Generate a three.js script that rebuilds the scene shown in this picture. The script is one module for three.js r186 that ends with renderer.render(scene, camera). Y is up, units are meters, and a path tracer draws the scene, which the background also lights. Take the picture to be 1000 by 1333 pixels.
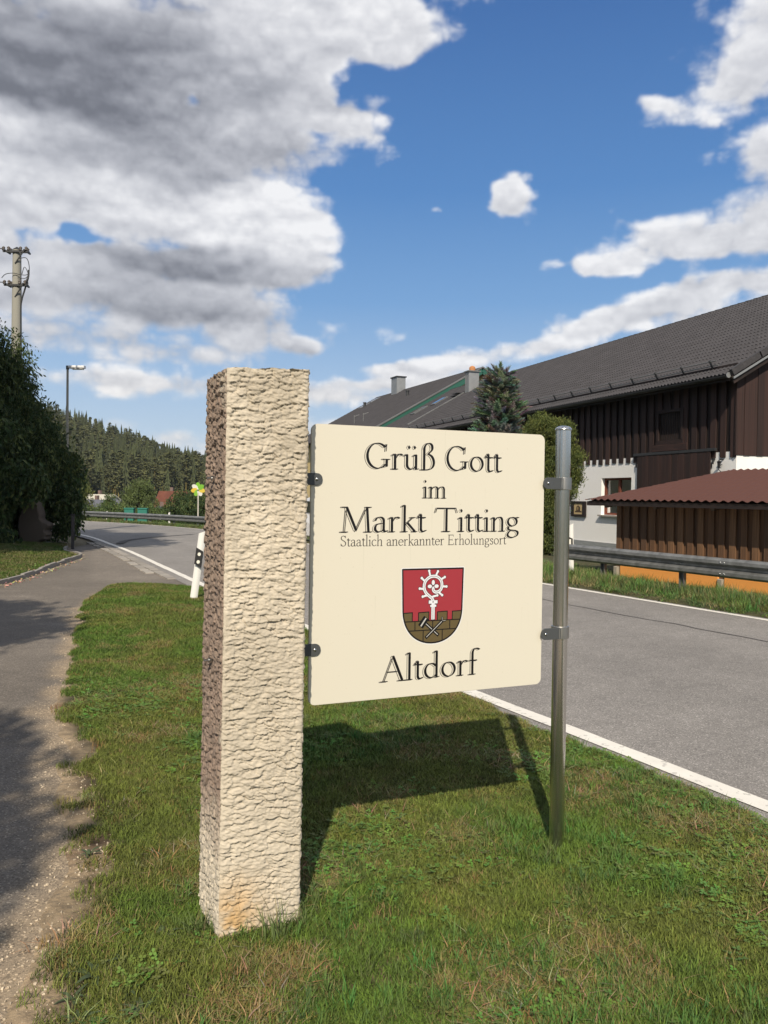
import * as THREE from 'three';
import { mergeGeometries, mergeVertices } from 'three/addons/utils/BufferGeometryUtils.js';

// ---------------------------------------------------------------- camera, sun, sky, exposure
const SKY_W = 4096;
const RAD = Math.PI / 180;
const scene = new THREE.Scene();
const camera = new THREE.PerspectiveCamera(63.46, 0.75, 0.05, 6000);
camera.position.set(0, 1.6, 0);
camera.rotation.order = 'YXZ';
camera.rotation.set(-1.14 * RAD, 0, 0.75 * RAD);
const renderer = new THREE.WebGLRenderer({ antialias: true });
renderer.setSize(768, 1024);
renderer.toneMapping = THREE.LinearToneMapping;
renderer.toneMappingExposure = 1.0;
renderer.shadowMap.enabled = true;
renderer.shadowMap.type = THREE.PCFSoftShadowMap;

// afternoon sun, 40 degrees high, behind the camera and a little to its left
const TO_SUN = new THREE.Vector3(-0.063, 0.84, 0.998).normalize();
const sun = new THREE.DirectionalLight(0xfff2df, 5.0);
sun.position.copy(TO_SUN).multiplyScalar(150).add(new THREE.Vector3(0, 0, -15));
sun.target.position.set(0, 0, -15);
sun.castShadow = true;
sun.shadow.mapSize.set(4096, 4096);
Object.assign(sun.shadow.camera, { left: -60, right: 60, top: 60, bottom: -60, near: 1, far: 400 });
scene.add(sun, sun.target);

// ---------------------------------------------------------------- numbers
function rng(seed) {
  let s = seed | 0;
  return () => { s = (s + 0x6d2b79f5) | 0; let t = Math.imul(s ^ (s >>> 15), 1 | s); t = (t + Math.imul(t ^ (t >>> 7), 61 | t)) ^ t; return ((t ^ (t >>> 14)) >>> 0) / 4294967296; };
}
const clamp = (x, a = 0, b = 1) => Math.min(b, Math.max(a, x));
const mix = (a, b, t) => a + (b - a) * t;
const sstep = (a, b, x) => { const t = clamp((x - a) / (b - a)); return t * t * (3 - 2 * t); };
const HASH = new Float32Array(65536);
{ const r = rng(77); for (let i = 0; i < 65536; i++) HASH[i] = r(); }
const h3 = (x, y, z) => HASH[(Math.imul(x, 73856093) ^ Math.imul(y, 19349663) ^ Math.imul(z, 83492791)) & 65535];
function vnoise(x, y, z = 0) {      // value noise, 0..1
  const xi = Math.floor(x), yi = Math.floor(y), zi = Math.floor(z);
  let fx = x - xi, fy = y - yi, fz = z - zi;
  fx = fx * fx * (3 - 2 * fx); fy = fy * fy * (3 - 2 * fy); fz = fz * fz * (3 - 2 * fz);
  const a = mix(h3(xi, yi, zi), h3(xi + 1, yi, zi), fx), b = mix(h3(xi, yi + 1, zi), h3(xi + 1, yi + 1, zi), fx);
  if (z === 0) return mix(a, b, fy);
  const c = mix(h3(xi, yi, zi + 1), h3(xi + 1, yi, zi + 1), fx), d = mix(h3(xi, yi + 1, zi + 1), h3(xi + 1, yi + 1, zi + 1), fx);
  return mix(mix(a, b, fy), mix(c, d, fy), fz);
}
function fbm(x, y, z = 0, oct = 5, gain = 0.5) {
  let s = 0, a = 1, n = 0;
  for (let i = 0; i < oct; i++) { s += a * vnoise(x, y, z); n += a; a *= gain; x = x * 2.03 + 17.1; y = y * 2.03 + 5.3; z = z === 0 ? 0 : z * 2.03 + 9.7; }
  return s / n;
}
function tnoise(x, y, p, seed = 0) {  // value noise that repeats every p cells
  const xi = Math.floor(x), yi = Math.floor(y); let fx = x - xi, fy = y - yi;
  fx = fx * fx * (3 - 2 * fx); fy = fy * fy * (3 - 2 * fy);
  const m = (a) => ((a % p) + p) % p, x0 = m(xi), x1 = m(xi + 1), y0 = m(yi), y1 = m(yi + 1);
  return mix(mix(h3(x0, y0, seed), h3(x1, y0, seed), fx), mix(h3(x0, y1, seed), h3(x1, y1, seed), fx), fy);
}
function tfbm(u, v, p, oct = 4, seed = 0) { let s = 0, a = 1, n = 0; for (let i = 0; i < oct; i++) { s += a * tnoise(u * p, v * p, p, seed + i); n += a; a *= 0.5; p *= 2; } return s / n; }

function billow(x, y, z, oct, gain) { let s = 0, a = 1, n = 0; for (let i = 0; i < oct; i++) { s += a * Math.abs(2 * vnoise(x, y, z) - 1); n += a; a *= gain; x = x * 2.07 + 11.3; y = y * 2.07 + 3.1; z = z * 2.07 + 7.9; } return s / n; }

// ---------------------------------------------------------------- sky: clear afternoon air with cumulus, angles in degrees from north (-z)
function buildSky() {
  const W = SKY_W, H = W / 2, data = new Float32Array(W * H * 4);
  const air = [[-90, 0.42, 0.52, 0.60], [0, 0.56, 0.68, 0.80], [4, 0.50, 0.64, 0.79], [8, 0.36, 0.53, 0.76], [13, 0.20, 0.385, 0.68], [20, 0.108, 0.262, 0.565], [30, 0.066, 0.172, 0.43], [45, 0.045, 0.125, 0.34], [90, 0.03, 0.095, 0.28]];
  const airAt = (e) => { let k = 1; while (k < air.length - 1 && air[k][0] < e) k++; const a = air[k - 1], b = air[k], t = clamp((e - a[0]) / (b[0] - a[0])); return [mix(a[1], b[1], t), mix(a[2], b[2], t), mix(a[3], b[3], t)]; };
  // cloud masses: azimuth, elevation, half width, half height, weight, greyness
  const masses = [
    [-21, 25.6, 11, 3.2, 1.2, 0.88], [-13, 24.2, 5.5, 2.8, 1.0, 0.52], [-19, 31.5, 11, 2.3, 1.0, 0.05], [-24, 21.8, 3.6, 1.4, 1.1, 0.0], [-10.4, 23.0, 1.7, 0.9, 1.0, 0.0], [-5.9, 24.0, 1.4, 0.9, 0.9, 0.0], [-7, 28.2, 5.4, 3.0, 1.05, 0.20], [-1.5, 29.6, 4.2, 2.0, 1.0, 0.05], [0.2, 28.2, 2.4, 1.5, 0.8, 0.1],
    [-8.5, 22.9, 4.6, 1.9, 0.95, 0.38], [-4.5, 24.8, 3.0, 1.4, 0.75, 0.3], [-2.3, 23.6, 2.3, 1.1, 0.9, 0.05], [-10, 23.6, 1.6, 0.9, 0.3, 0.0], [-18, 20.8, 8, 1.6, 0.9, 0.50],
    [-22, 17.6, 8, 2.0, 1.0, 0.22], [-15, 18.4, 5, 1.5, 0.9, 0.10], [-9.6, 17.8, 3.4, 1.9, 1.5, 0.0], [-6.2, 17.2, 2.2, 1.7, 1.2, 0.0], [-13, 14.9, 6.2, 1.1, 1.2, 0.72], [-7.5, 14.4, 3.6, 1.2, 0.8, 0.34],
    [-22, 13.0, 8, 1.5, 1.0, 0.42], [-15.5, 12.2, 5, 1.2, 0.95, 0.6], [-10, 12.0, 4.5, 1.3, 1.0, 0.55], [-8.6, 10.4, 2.4, 0.8, 0.8, 0.3], [-5.6, 10.1, 1.2, 0.6, 0.8, 0.5], [-22, 10.0, 8, 1.2, 0.85, 0.40], [-13, 9.2, 5, 0.8, 0.7, 0.4],
    [-16, 7.3, 13, 0.8, 0.9, 0.22], [-4, 6.6, 8, 0.8, 0.85, 0.15], [8, 7.6, 9, 0.7, 0.75, 0.1], [-14.7, 3.5, 2.1, 0.75, 1.2, 0.03], [-18.6, 4.4, 2.0, 0.5, 0.8, 0.05], [-18.1, 6.5, 1.1, 0.35, 0.8, 0.0], [-12, 2.4, 3, 0.7, 0.9, 0.12], [-4.5, 4.2, 4.5, 1.1, 1.1, 0.05], [2, 3.5, 5, 1, 1, 0.1],
    [7.8, 20.8, 1.2, 1.0, 1.1, 0.0], [8.9, 20.0, 1.2, 0.9, 1.0, 0.05], [7.0, 19.6, 1.2, 0.8, 1.0, 0.1], [8.4, 19.0, 1.2, 0.7, 0.9, 0.2], [7.9, 20.0, 1.3, 1.2, 0.7, 0.05], [18.3, 24.1, 1.5, 0.65, 0.85, 0.1], [20.4, 23.2, 1.1, 0.6, 0.6, 0.1], [24.4, 27.2, 3.0, 2.5, 1.2, 0.12], [22.8, 25.0, 1.9, 1.2, 0.9, 0.12], [24.6, 21.1, 2.1, 1.0, 1.1, 0.14],
    [19.6, 16.2, 4.4, 0.85, 1.0, 0.12], [14.0, 15.4, 2.8, 0.55, 1.1, 0.10], [24.5, 17.2, 3.6, 1.2, 0.95, 0.14], [17.2, 17.5, 2.2, 0.6, 0.7, 0.05], [22.8, 13.4, 4.2, 0.9, 0.95, 0.2], [18.5, 12.3, 3.8, 1.0, 1.15, 0.18], [14.5, 11.6, 3.4, 0.95, 1.1, 0.14], [10.4, 10.2, 3.6, 0.9, 1.05, 0.12], [5.6, 9.2, 3.6, 0.75, 0.95, 0.1], [1.2, 8.6, 3.0, 0.6, 0.8, 0.1],
    [0.5, 9.0, 1.8, 0.4, 0.6, 0.1], [-0.5, 7.8, 2.4, 0.35, 0.7, 0.05], [3.2, 18.9, 0.35, 0.22, 0.6, 0], [-12.3, 25.0, 0.9, 0.8, -1.3, 0.6], [-5.4, 23.2, 1.5, 0.8, -1.1, 0.3], [-20.8, 15.8, 1.5, 0.45, -1.1, 0.4], [-3.2, 25.6, 1.6, 0.9, -0.9, 0.2], [-1.6, 26.6, 1.2, 0.8, -0.8, 0.2], [-1.2, 11.8, 2.4, 0.5, 0.42, 0], [1.8, 11.0, 2.2, 0.5, 0.40, 0],
  ];
  const r = rng(311);                                   // the same kind of sky all round
  for (let k = 0; k < 150; k++) {
    const a = 31 + r() * 298, e = 3 + 62 * Math.pow(r(), 1.5), big = 0.5 + r() * r() * 1.6, w = (3 + e * 0.16) * big;
    masses.push([a > 180 ? a - 360 : a, e, w * 1.5, w * 0.42, 0.85 + 0.35 * r(), 0.05 + 0.35 * r()]);
    masses.push([a > 180 ? a - 360 : a, e - w * 0.28, w * 1.3, w * 0.24, 0.9, 0.45 + 0.4 * r()]);
  }
  for (let k = 0; k < 26; k++) masses.push([-40 + 80 * r(), 36 + 30 * r(), 4 + 5 * r(), 2 + 2.5 * r(), 1, 0.1 + 0.6 * r()]);
  const near = Array.from({ length: 361 }, (_, i) => masses.filter((m) => { let d = Math.abs(i - 180 - m[0]); d = Math.min(d, 360 - d); return d < (m[2] * 2.4) / Math.max(0.25, Math.cos(Math.min(80, m[1] + m[3]) * RAD)) + 2; }));
  for (let j = 0; j < H; j++) {
    const e = ((j + 0.5) / H - 0.5) * 180, sky = airAt(e), ce = Math.cos(e * RAD), se = Math.sin(e * RAD), ca = Math.max(0.25, ce);
    for (let i = 0; i < W; i++) {
      const th = ((i + 0.5) / W - 0.5) * 2 * Math.PI;       // atan2(z, x)
      const x = ce * Math.cos(th), z = ce * Math.sin(th);
      let [cr, cg, cb] = sky;
      if (e > 0) {
        const az = Math.atan2(x, -z) / RAD;
        // two scales of warping so that the outlines curl
        const wx = (fbm(x * 9 + 3, se * 14, z * 9 + 7, 4) - 0.5) * 5.2, wy = (fbm(x * 9 + 31, se * 14 + 9, z * 9 + 1, 4) - 0.5) * 3.0;
        const fx = (vnoise(x * 70, se * 95, z * 70 + 3) - 0.5) * 0.7, fy = (vnoise(x * 70 + 9, se * 95, z * 70) - 0.5) * 0.6;
        const sc = 0.35 + 0.65 * sstep(2, 20, e);
        const a2 = az + (wx + fx) * sc / ca, e2 = e + (wy + fy) * sc;
        let S = 0, T = 1e-6, G = 0, V = 0;
        for (const m of near[Math.round(az) + 180]) {
          let da = Math.abs(a2 - m[0]); if (da > 180) da = 360 - da;
          da = da * ca / m[2]; const de = (e2 - m[1]) / m[3], q = da * da + de * de;
          if (q < 6) { const w = m[4] * Math.exp(-q * 0.9); S += w; if (w > 0) { const w2 = w * w + 0.02 * w; T += w2; G += w2 * m[5]; V += w2 * clamp(de, -1.4, 1.4); } }
        }
        if (S > 0.12) {
          G /= T; V /= T;
          const n1 = billow(x * 17, se * 27, z * 17, 6, 0.56), n2 = billow(x * 17, (se + 0.010) * 27, z * 17, 5, 0.56), q1 = fbm(x * 13 + 5, se * 22, z * 13, 3, 0.48);
          const D = S + (n1 - 0.36) * 1.35;
          const cover = sstep(0.30, 0.80 + 0.30 * sstep(9, 4, e) + 0.25 * q1, D);
          const thick = sstep(0.45, 1.25, S + (q1 - 0.5) * 0.5);
          const relief = (n1 - n2) * 0.85 + (n1 - 0.36) * 0.25;
          let shade = G * (0.40 + 0.60 * thick) - (0.07 + 0.14 * G) * V - relief * (0.75 - 0.3 * G) + 0.05 * thick + (q1 - 0.5) * 0.3 * G + 0.02;
          shade = clamp(shade, 0, 1);
          const lum = mix(0.95, 0.20, Math.pow(shade, 0.9));
          const warm = 1 - sstep(1, 10, e);
          const r0 = lum * mix(0.985, 0.93, shade) * (1 + 0.05 * warm), g0 = lum * mix(0.985, 0.965, shade) * (1 - 0.01 * warm), b0 = lum * mix(1.0, 1.10, shade) * (1 - 0.10 * warm);
          const o = cover * (0.96 - 0.2 * sstep(6, 2, e));
          cr = mix(cr, r0, o); cg = mix(cg, g0, o); cb = mix(cb, b0, o);
        }
      }
      const o = (j * W + i) * 4;
      data[o] = cr; data[o + 1] = cg; data[o + 2] = cb; data[o + 3] = 1;
    }
  }
  const t = new THREE.DataTexture(data, W, H, THREE.RGBAFormat, THREE.FloatType);
  t.mapping = THREE.EquirectangularReflectionMapping; t.colorSpace = THREE.LinearSRGBColorSpace;
  t.magFilter = THREE.LinearFilter; t.minFilter = THREE.LinearFilter; t.needsUpdate = true;
  scene.background = t; scene.environment = t;
}
buildSky();

// ---------------------------------------------------------------- naming and small helpers
const taken = new Map();
function numbered(name) { const n = taken.get(name) ?? 0; taken.set(name, n + 1); return n ? name + '_' + String(n).padStart(3, '0') : name; }
function tag(o, label, category, group) { o.userData.label = label; o.userData.category = category; if (group) o.userData.group = group; return o; }
function thing(name, label, category, pos = [0, 0, 0], turn = 0, group) {
  const g = new THREE.Group(); g.name = numbered(name); g.position.set(...pos); g.rotation.y = turn; scene.add(g);
  return tag(g, label, category, group);
}
function part(parent, name, geo, mat, pos, rot, scale) {
  const m = new THREE.Mesh(geo, mat); m.name = name;
  if (pos) m.position.set(...pos);
  if (rot) m.rotation.set(...rot);
  if (scale) m.scale.set(...scale);
  parent.add(m); return m;
}
function structure(name, geo, mat, label) { const m = new THREE.Mesh(geo, mat); m.name = numbered(name); m.userData.kind = 'structure'; if (label) m.userData.label = label; scene.add(m); return m; }
const box = (w, h, d, x = 0, y = 0, z = 0) => new THREE.BoxGeometry(w, h, d).translate(x, y, z);
const UNIT = new THREE.BoxGeometry(1, 1, 1);
const merge = (list) => mergeGeometries(list.map((g) => { const k = g.index ? g.toNonIndexed() : g; for (const n of Object.keys(k.attributes)) if (!['position', 'normal', 'uv'].includes(n)) k.deleteAttribute(n); return k; }));
const cyl = (r0, r1, h, n = 16, x = 0, y = 0, z = 0) => new THREE.CylinderGeometry(r0, r1, h, n).translate(x, y, z);
function tube(pts, r, seg = 24, n = 7) { return new THREE.TubeGeometry(new THREE.CatmullRomCurve3(pts.map((p) => new THREE.Vector3(...p))), seg, r, n); }
function bar(a, b, r, n = 8, r2 = r) {      // a rod between two points
  const A = new THREE.Vector3(...a), B = new THREE.Vector3(...b), d = B.clone().sub(A), g = new THREE.CylinderGeometry(r2, r, d.length(), n);
  g.applyQuaternion(new THREE.Quaternion().setFromUnitVectors(new THREE.Vector3(0, 1, 0), d.clone().normalize()));
  return g.translate(...A.add(B).multiplyScalar(0.5).toArray());
}
function beam(a, b, w, h) {                 // a squared timber between two points
  const A = new THREE.Vector3(...a), B = new THREE.Vector3(...b), d = B.clone().sub(A);
  const m = new THREE.Matrix4().lookAt(A, B, new THREE.Vector3(0, 1, 0)); m.setPosition(A.add(B).multiplyScalar(0.5));
  return new THREE.BoxGeometry(w, h, d.length()).applyMatrix4(m);
}
function bevelBox(w, h, d, b = 0.004) {
  const s = new THREE.Shape(); s.moveTo(-w / 2 + b, -h / 2 + b); s.lineTo(w / 2 - b, -h / 2 + b); s.lineTo(w / 2 - b, h / 2 - b); s.lineTo(-w / 2 + b, h / 2 - b); s.closePath();
  return new THREE.ExtrudeGeometry(s, { depth: d - 2 * b, bevelEnabled: true, bevelThickness: b, bevelSize: b, bevelSegments: 1 }).translate(0, 0, -d / 2 + b);
}
function roundedShape(w, h, r, x = 0, y = 0) {
  const s = new THREE.Shape();
  s.moveTo(x + r, y); s.lineTo(x + w - r, y); s.absarc(x + w - r, y + r, r, -Math.PI / 2, 0); s.lineTo(x + w, y + h - r); s.absarc(x + w - r, y + h - r, r, 0, Math.PI / 2);
  s.lineTo(x + r, y + h); s.absarc(x + r, y + h - r, r, Math.PI / 2, Math.PI); s.lineTo(x, y + r); s.absarc(x + r, y + r, r, Math.PI, 1.5 * Math.PI);
  return s;
}

// ---------------------------------------------------------------- textures and materials
function dataTex(n, f, srgb = true, m = n) {
  const d = new Uint8Array(n * m * 4);
  for (let y = 0; y < m; y++) for (let x = 0; x < n; x++) { const c = f((x + 0.5) / n, (y + 0.5) / m, x, y), o = (y * n + x) * 4; d[o] = clamp(c[0], 0, 1) * 255; d[o + 1] = clamp(c[1], 0, 1) * 255; d[o + 2] = clamp(c[2], 0, 1) * 255; d[o + 3] = 255; }
  const t = new THREE.DataTexture(d, n, m, THREE.RGBAFormat); t.wrapS = t.wrapT = THREE.RepeatWrapping; t.magFilter = THREE.LinearFilter; t.minFilter = THREE.LinearMipmapLinearFilter; t.generateMipmaps = true;
  if (srgb) t.colorSpace = THREE.SRGBColorSpace;
  t.needsUpdate = true; return t;
}
const rep = (t, x, y = x) => { const c = t.clone(); c.repeat.set(x, y); c.needsUpdate = true; return c; };
const M = {};
const std = (o) => new THREE.MeshStandardMaterial({ roughness: 0.85, ...o });
const lin = (r, g, b) => new THREE.Color().setRGB(r, g, b);
// asphalt: pale and dark chippings in a grey binder, 1.2 m a side
const chips = new Float32Array(1024 * 1024);
{
  const r = rng(5), N = 1024;
  for (let k = 0; k < 42000; k++) {
    const x = r() * N, y = r() * N, s = 1.6 + r() * 3.6, v = r(), t = v < 0.12 ? 0.9 : v < 0.3 ? -0.5 : (r() - 0.4) * 0.5, a = r() * 3.14, ca = Math.cos(a), sa = Math.sin(a), q = 0.6 + 0.5 * r();
    for (let j = -5; j <= 5; j++) for (let i = -5; i <= 5; i++) {
      const u = (i * ca + j * sa) / s, w = (-i * sa + j * ca) / (s * q); if (u * u + w * w > 1) continue;
      chips[(((y + j) | 0) & 1023) * N + (((x + i) | 0) & 1023)] = t;
    }
  }
}
const chipAt = (x, y) => chips[(y & 1023) * 1024 + (x & 1023)];
const asphaltMap = dataTex(1024, (u, v, x, y) => { const g = 0.70 + 0.26 * chipAt(x, y) + 0.10 * (tfbm(u, v, 6, 4) - 0.5) + 0.16 * (h3(x, y, 3) - 0.5); return [g, g * 0.995, g * 0.985]; });
const asphaltBump = dataTex(1024, (u, v, x, y) => { const g = 0.5 + 0.32 * chipAt(x, y) + 0.3 * (h3(x >> 1, y >> 1, 4) - 0.5); return [g, g, g]; }, false);
M.road = std({ color: 0xffffff, vertexColors: true, map: asphaltMap, bumpMap: asphaltBump, bumpScale: 0.003, roughness: 0.88 });
M.path = std({ color: 0xffffff, vertexColors: true, map: rep(asphaltMap, 0.8), bumpMap: rep(asphaltBump, 0.8), bumpScale: 0.003, roughness: 0.95 });
const soilMap = dataTex(512, (u, v, x, y) => { const g = 0.72 + 0.34 * (tfbm(u, v, 16, 5) - 0.5) + 0.22 * (h3(x, y, 8) - 0.5); return [g, g * 0.985, g * 0.96]; });
const soilBump = dataTex(512, (u, v, x, y) => { const g = tfbm(u, v, 24, 5, 3); return [g, g, g]; }, false);
M.soil = std({ color: 0xffffff, vertexColors: true, map: soilMap, bumpMap: soilBump, bumpScale: 0.012, roughness: 1 });
const lineMap = dataTex(512, (u, v, x, y) => { const w = tfbm(u, v, 24, 4, 5), g = 0.93 - 0.06 * tfbm(u, v, 9, 3, 9) - (w > 0.72 ? 0.22 * h3(x >> 1, y >> 1, 2) : 0) - 0.04 * h3(x, y, 1); return [g, g * 0.985, g * 0.94]; });
M.line = std({ map: lineMap, bumpMap: asphaltBump, bumpScale: 0.0012, roughness: 0.7 });
const stoneFine = dataTex(512, (u, v, x, y) => { const g = 0.5 + 0.5 * (tfbm(u, v, 32, 4, 6) - 0.5) + 0.25 * (h3(x, y, 7) - 0.5); return [g, g, g]; }, false);
M.stone = std({ color: 0xffffff, vertexColors: true, bumpMap: stoneFine, bumpScale: 0.0016, roughness: 0.95 });
const brush = dataTex(256, (u, v, x, y) => { const g = 0.5 + 0.35 * (h3(0, y, 2) - 0.5) + 0.25 * (tnoise(u * 4, v * 256, 256, 4) - 0.5); return [g, g, g]; }, false);
M.steel = new THREE.MeshStandardMaterial({ color: lin(0.74, 0.72, 0.68), metalness: 1, roughness: 0.2, roughnessMap: null, bumpMap: null });
M.steelBand = std({ color: lin(0.52, 0.51, 0.48), metalness: 1, roughness: 0.38 });
M.tab = std({ color: lin(0.085, 0.092, 0.095), roughness: 0.5, metalness: 0.3 });
M.screw = std({ color: lin(0.62, 0.62, 0.6), metalness: 1, roughness: 0.25 });
const plasterBump = dataTex(512, (u, v, x, y) => { const g = 0.5 * tfbm(u, v, 48, 3, 2) + 0.3 * h3(x, y, 5); return [g, g, g]; }, false);
M.plaster = std({ color: lin(0.87, 0.865, 0.84), bumpMap: plasterBump, bumpScale: 0.006, roughness: 0.95 });
M.yellow = std({ color: lin(0.62, 0.48, 0.22), bumpMap: plasterBump, bumpScale: 0.006, roughness: 0.95 });
const woodMap = (r, g, b, seed, contrast = 0.5) => dataTex(256, (u, v, x, y) => { const k = 1 + contrast * (tnoise(u * 64, v * 3, 64, seed) - 0.5) + contrast * 0.8 * (tnoise(u * 24, v * 2, 24, seed + 1) - 0.5) + 0.16 * (h3(x, y, seed) - 0.5); return [r * k, g * k, b * k]; });
const wood = (r, g, b, seed) => std({ map: woodMap(r, g, b, seed), roughness: 0.8 });
M.clad = [wood(0.18, 0.115, 0.10, 3), wood(0.155, 0.10, 0.088, 14), wood(0.20, 0.13, 0.112, 25)];
M.cladIn = [wood(0.125, 0.088, 0.076, 31), wood(0.145, 0.10, 0.086, 42)];
M.shedWood = [wood(0.40, 0.29, 0.20, 51), wood(0.45, 0.335, 0.235, 62), wood(0.36, 0.265, 0.19, 73)];
M.oldWood = wood(0.34, 0.28, 0.22, 81);
const tileNoise = dataTex(256, (u, v, x, y) => { const g = 0.40 + 0.14 * (tfbm(u, v, 6, 4, 2) - 0.5) + 0.10 * (h3(x, y, 3) - 0.5); return [g, g * 0.985, g]; });
M.tile = [0.92, 1.0, 1.08].map((k) => std({ color: lin(0.34 * k, 0.335 * k, 0.35 * k), map: tileNoise, roughness: 0.78 }));
M.dark = std({ color: lin(0.018, 0.016, 0.015), roughness: 0.8 });
M.gutter = std({ color: lin(0.05, 0.052, 0.054), metalness: 0.4, roughness: 0.5 });
const zincMap = dataTex(256, (u, v, x, y) => { const g = 0.61 + 0.07 * (tfbm(u, v, 4, 3, 11) - 0.5) + 0.04 * (h3(x, y, 3) - 0.5); return [g, g * 1.015, g * 1.02]; });
M.zinc = std({ map: zincMap, metalness: 0.55, roughness: 0.5 });
const galvMap = dataTex(256, (u, v, x, y) => { const g = 0.50 + 0.22 * (tfbm(u, v, 10, 4, 21) - 0.5) + 0.05 * (h3(x, y, 3) - 0.5); return [g, g * 1.01, g * 0.995]; });
M.galv = std({ map: galvMap, metalness: 0.6, roughness: 0.52 });
M.white = std({ color: lin(0.74, 0.73, 0.70), roughness: 0.5 });
M.black = std({ color: lin(0.012, 0.012, 0.013), roughness: 0.6 });
M.pane = new THREE.MeshPhysicalMaterial({ color: 0xffffff, roughness: 0.02, transmission: 1, thickness: 0, ior: 1.5 });
M.glassDark = new THREE.MeshPhysicalMaterial({ color: lin(0.02, 0.022, 0.025), roughness: 0.06, metalness: 0, clearcoat: 1, clearcoatRoughness: 0.03 });

// ---------------------------------------------------------------- road, footpath, verges, land
const P2 = (x, z) => new THREE.Vector2(x, z);
// the edge line on our side of the road, from behind the camera to the bend beyond the hedge
const NEAR = new THREE.CatmullRomCurve3([[9.0, 9.2], [5.6, 2.6], [3.55, -1.3], [2.03, -4.26], [1.25, -5.75], [0.70, -6.78], [-1.0, -10.1], [-3.17, -14.47], [-4.88, -18.1], [-6.75, -22.1], [-8.2, -25.0], [-10.6, -29.6], [-14.0, -34.6], [-19.5, -40], [-30, -47], [-46, -54]].map(([x, z]) => new THREE.Vector3(x, 0, z)), false, 'centripetal');
const nearPts = NEAR.getSpacedPoints(420), STEP = NEAR.getLength() / 420;
const nearNormal = nearPts.map((p, i) => { const a = nearPts[Math.max(0, i - 1)], b = nearPts[Math.min(420, i + 1)], d = b.clone().sub(a).normalize(); return P2(-d.z, d.x); });   // towards the far side
const roadWidthAt = (i) => 5.9;
const across = (i, off) => { const p = nearPts[i], n = nearNormal[i]; return [p.x + n.x * off, p.z + n.y * off]; };
function roadOffset(x, z) {             // how far to the far side of the near edge line a point lies (signed), and where along
  let best = 1e9, bi = 0;
  for (let i = 0; i <= 420; i += 4) { const dx = x - nearPts[i].x, dz = z - nearPts[i].z, q = dx * dx + dz * dz; if (q < best) { best = q; bi = i; } }
  for (let i = Math.max(0, bi - 4); i <= Math.min(420, bi + 4); i++) { const dx = x - nearPts[i].x, dz = z - nearPts[i].z, q = dx * dx + dz * dz; if (q < best) { best = q; bi = i; } }
  const p = nearPts[bi], n = nearNormal[bi]; return [(x - p.x) * n.x + (z - p.z) * n.y, bi];
}
function gridMesh(nu, nv, at, colour) {    // a sheet of (nu+1) x (nv+1) points; uv in metres
  const p = new Float32Array((nu + 1) * (nv + 1) * 3), c = colour ? new Float32Array(p.length) : null, uv = new Float32Array((nu + 1) * (nv + 1) * 2), idx = [];
  for (let j = 0, k = 0; j <= nv; j++) for (let i = 0; i <= nu; i++, k++) {
    const q = at(i, j); p.set(q.slice(0, 3), k * 3); uv[k * 2] = q[3] ?? q[0]; uv[k * 2 + 1] = q[4] ?? q[2];
    if (c) c.set(colour(q[0], q[1], q[2], i, j), k * 3);
    if (i < nu && j < nv) { const a = k, b = k + 1, d = k + nu + 1, e = d + 1; idx.push(a, d, b, b, d, e); }
  }
  const g = new THREE.BufferGeometry(); g.setAttribute('position', new THREE.BufferAttribute(p, 3)); g.setAttribute('uv', new THREE.BufferAttribute(uv, 2));
  if (c) g.setAttribute('color', new THREE.BufferAttribute(c, 3));
  g.setIndex(idx); g.computeVertexNormals(); return g;
}
function upward(g) { const n = g.attributes.normal; let s = 0; for (let i = 0; i < n.count; i += 7) s += n.getY(i); if (s < 0) { const a = g.index.array; for (let i = 0; i < a.length; i += 3) { const t = a[i]; a[i] = a[i + 1]; a[i + 1] = t; } g.computeVertexNormals(); } return g; }

// the road: a worn grey carriageway with a hardly visible centre seam
{
  const offs = [-0.26, -0.15, 0]; for (let q = 0.2; q < 5.85; q += 0.2) offs.push(q); offs.push(5.9, 6.15);
  structure('road', upward(gridMesh(offs.length - 1, 420, (i, j) => {
    let o = offs[i]; if (i === 0) o += (fbm(j * STEP * 1.6, 3) - 0.5) * 0.16; if (i === offs.length - 1) o += (fbm(j * STEP * 1.3, 8) - 0.5) * 0.2;
    const [x, z] = across(j, o); return [x, 0.02 * Math.sin((o / 5.9) * Math.PI) , z, x * 0.83, z * 0.83];
  }, (x, y, z, i, j) => {
    const n = fbm(x * 0.7, z * 0.7, 0, 4), m = fbm(x * 0.16 + 4, z * 0.16, 0, 3), o = offs[i], wheel = [1.15, 2.35, 3.75, 4.85].reduce((s, c) => s + Math.exp(-(((o - c) / 0.28) ** 2)), 0), oil = Math.exp(-(((o - 1.75) / 0.3) ** 2)) + Math.exp(-(((o - 4.3) / 0.3) ** 2)), k = 0.53 * (0.90 + 0.30 * (n - 0.5) + 0.24 * (m - 0.5) + (0.05 * wheel - 0.05 * oil) * (0.5 + n));
    return [k * 1.0, k * 0.955, k * 0.90];
  })), M.road, 'grey asphalt road curving away past the sign');
}
const lineAlong = (name, o0, o1, j0, j1, label) => structure(name, upward(gridMesh(2, j1 - j0, (i, j) => {
  const w = (fbm((j + j0) * STEP * 3, i * 7 + o0) - 0.5) * 0.02, o = mix(o0, o1, i / 2) + (i === 1 ? 0 : w), [x, z] = across(j + j0, o); return [x, 0.0265 * Math.sin((clamp(o, 0.02, 5.88) / 5.9) * Math.PI) * 0.8 + 0.0055, z];
})), M.line, label);
lineAlong('road_marking', -0.06, 0.075, 0, 420, 'white edge line along the grass verge with the sign');
lineAlong('road_marking', 5.83, 5.95, 0, 420, 'white edge line along the guardrail side of the road');
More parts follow.
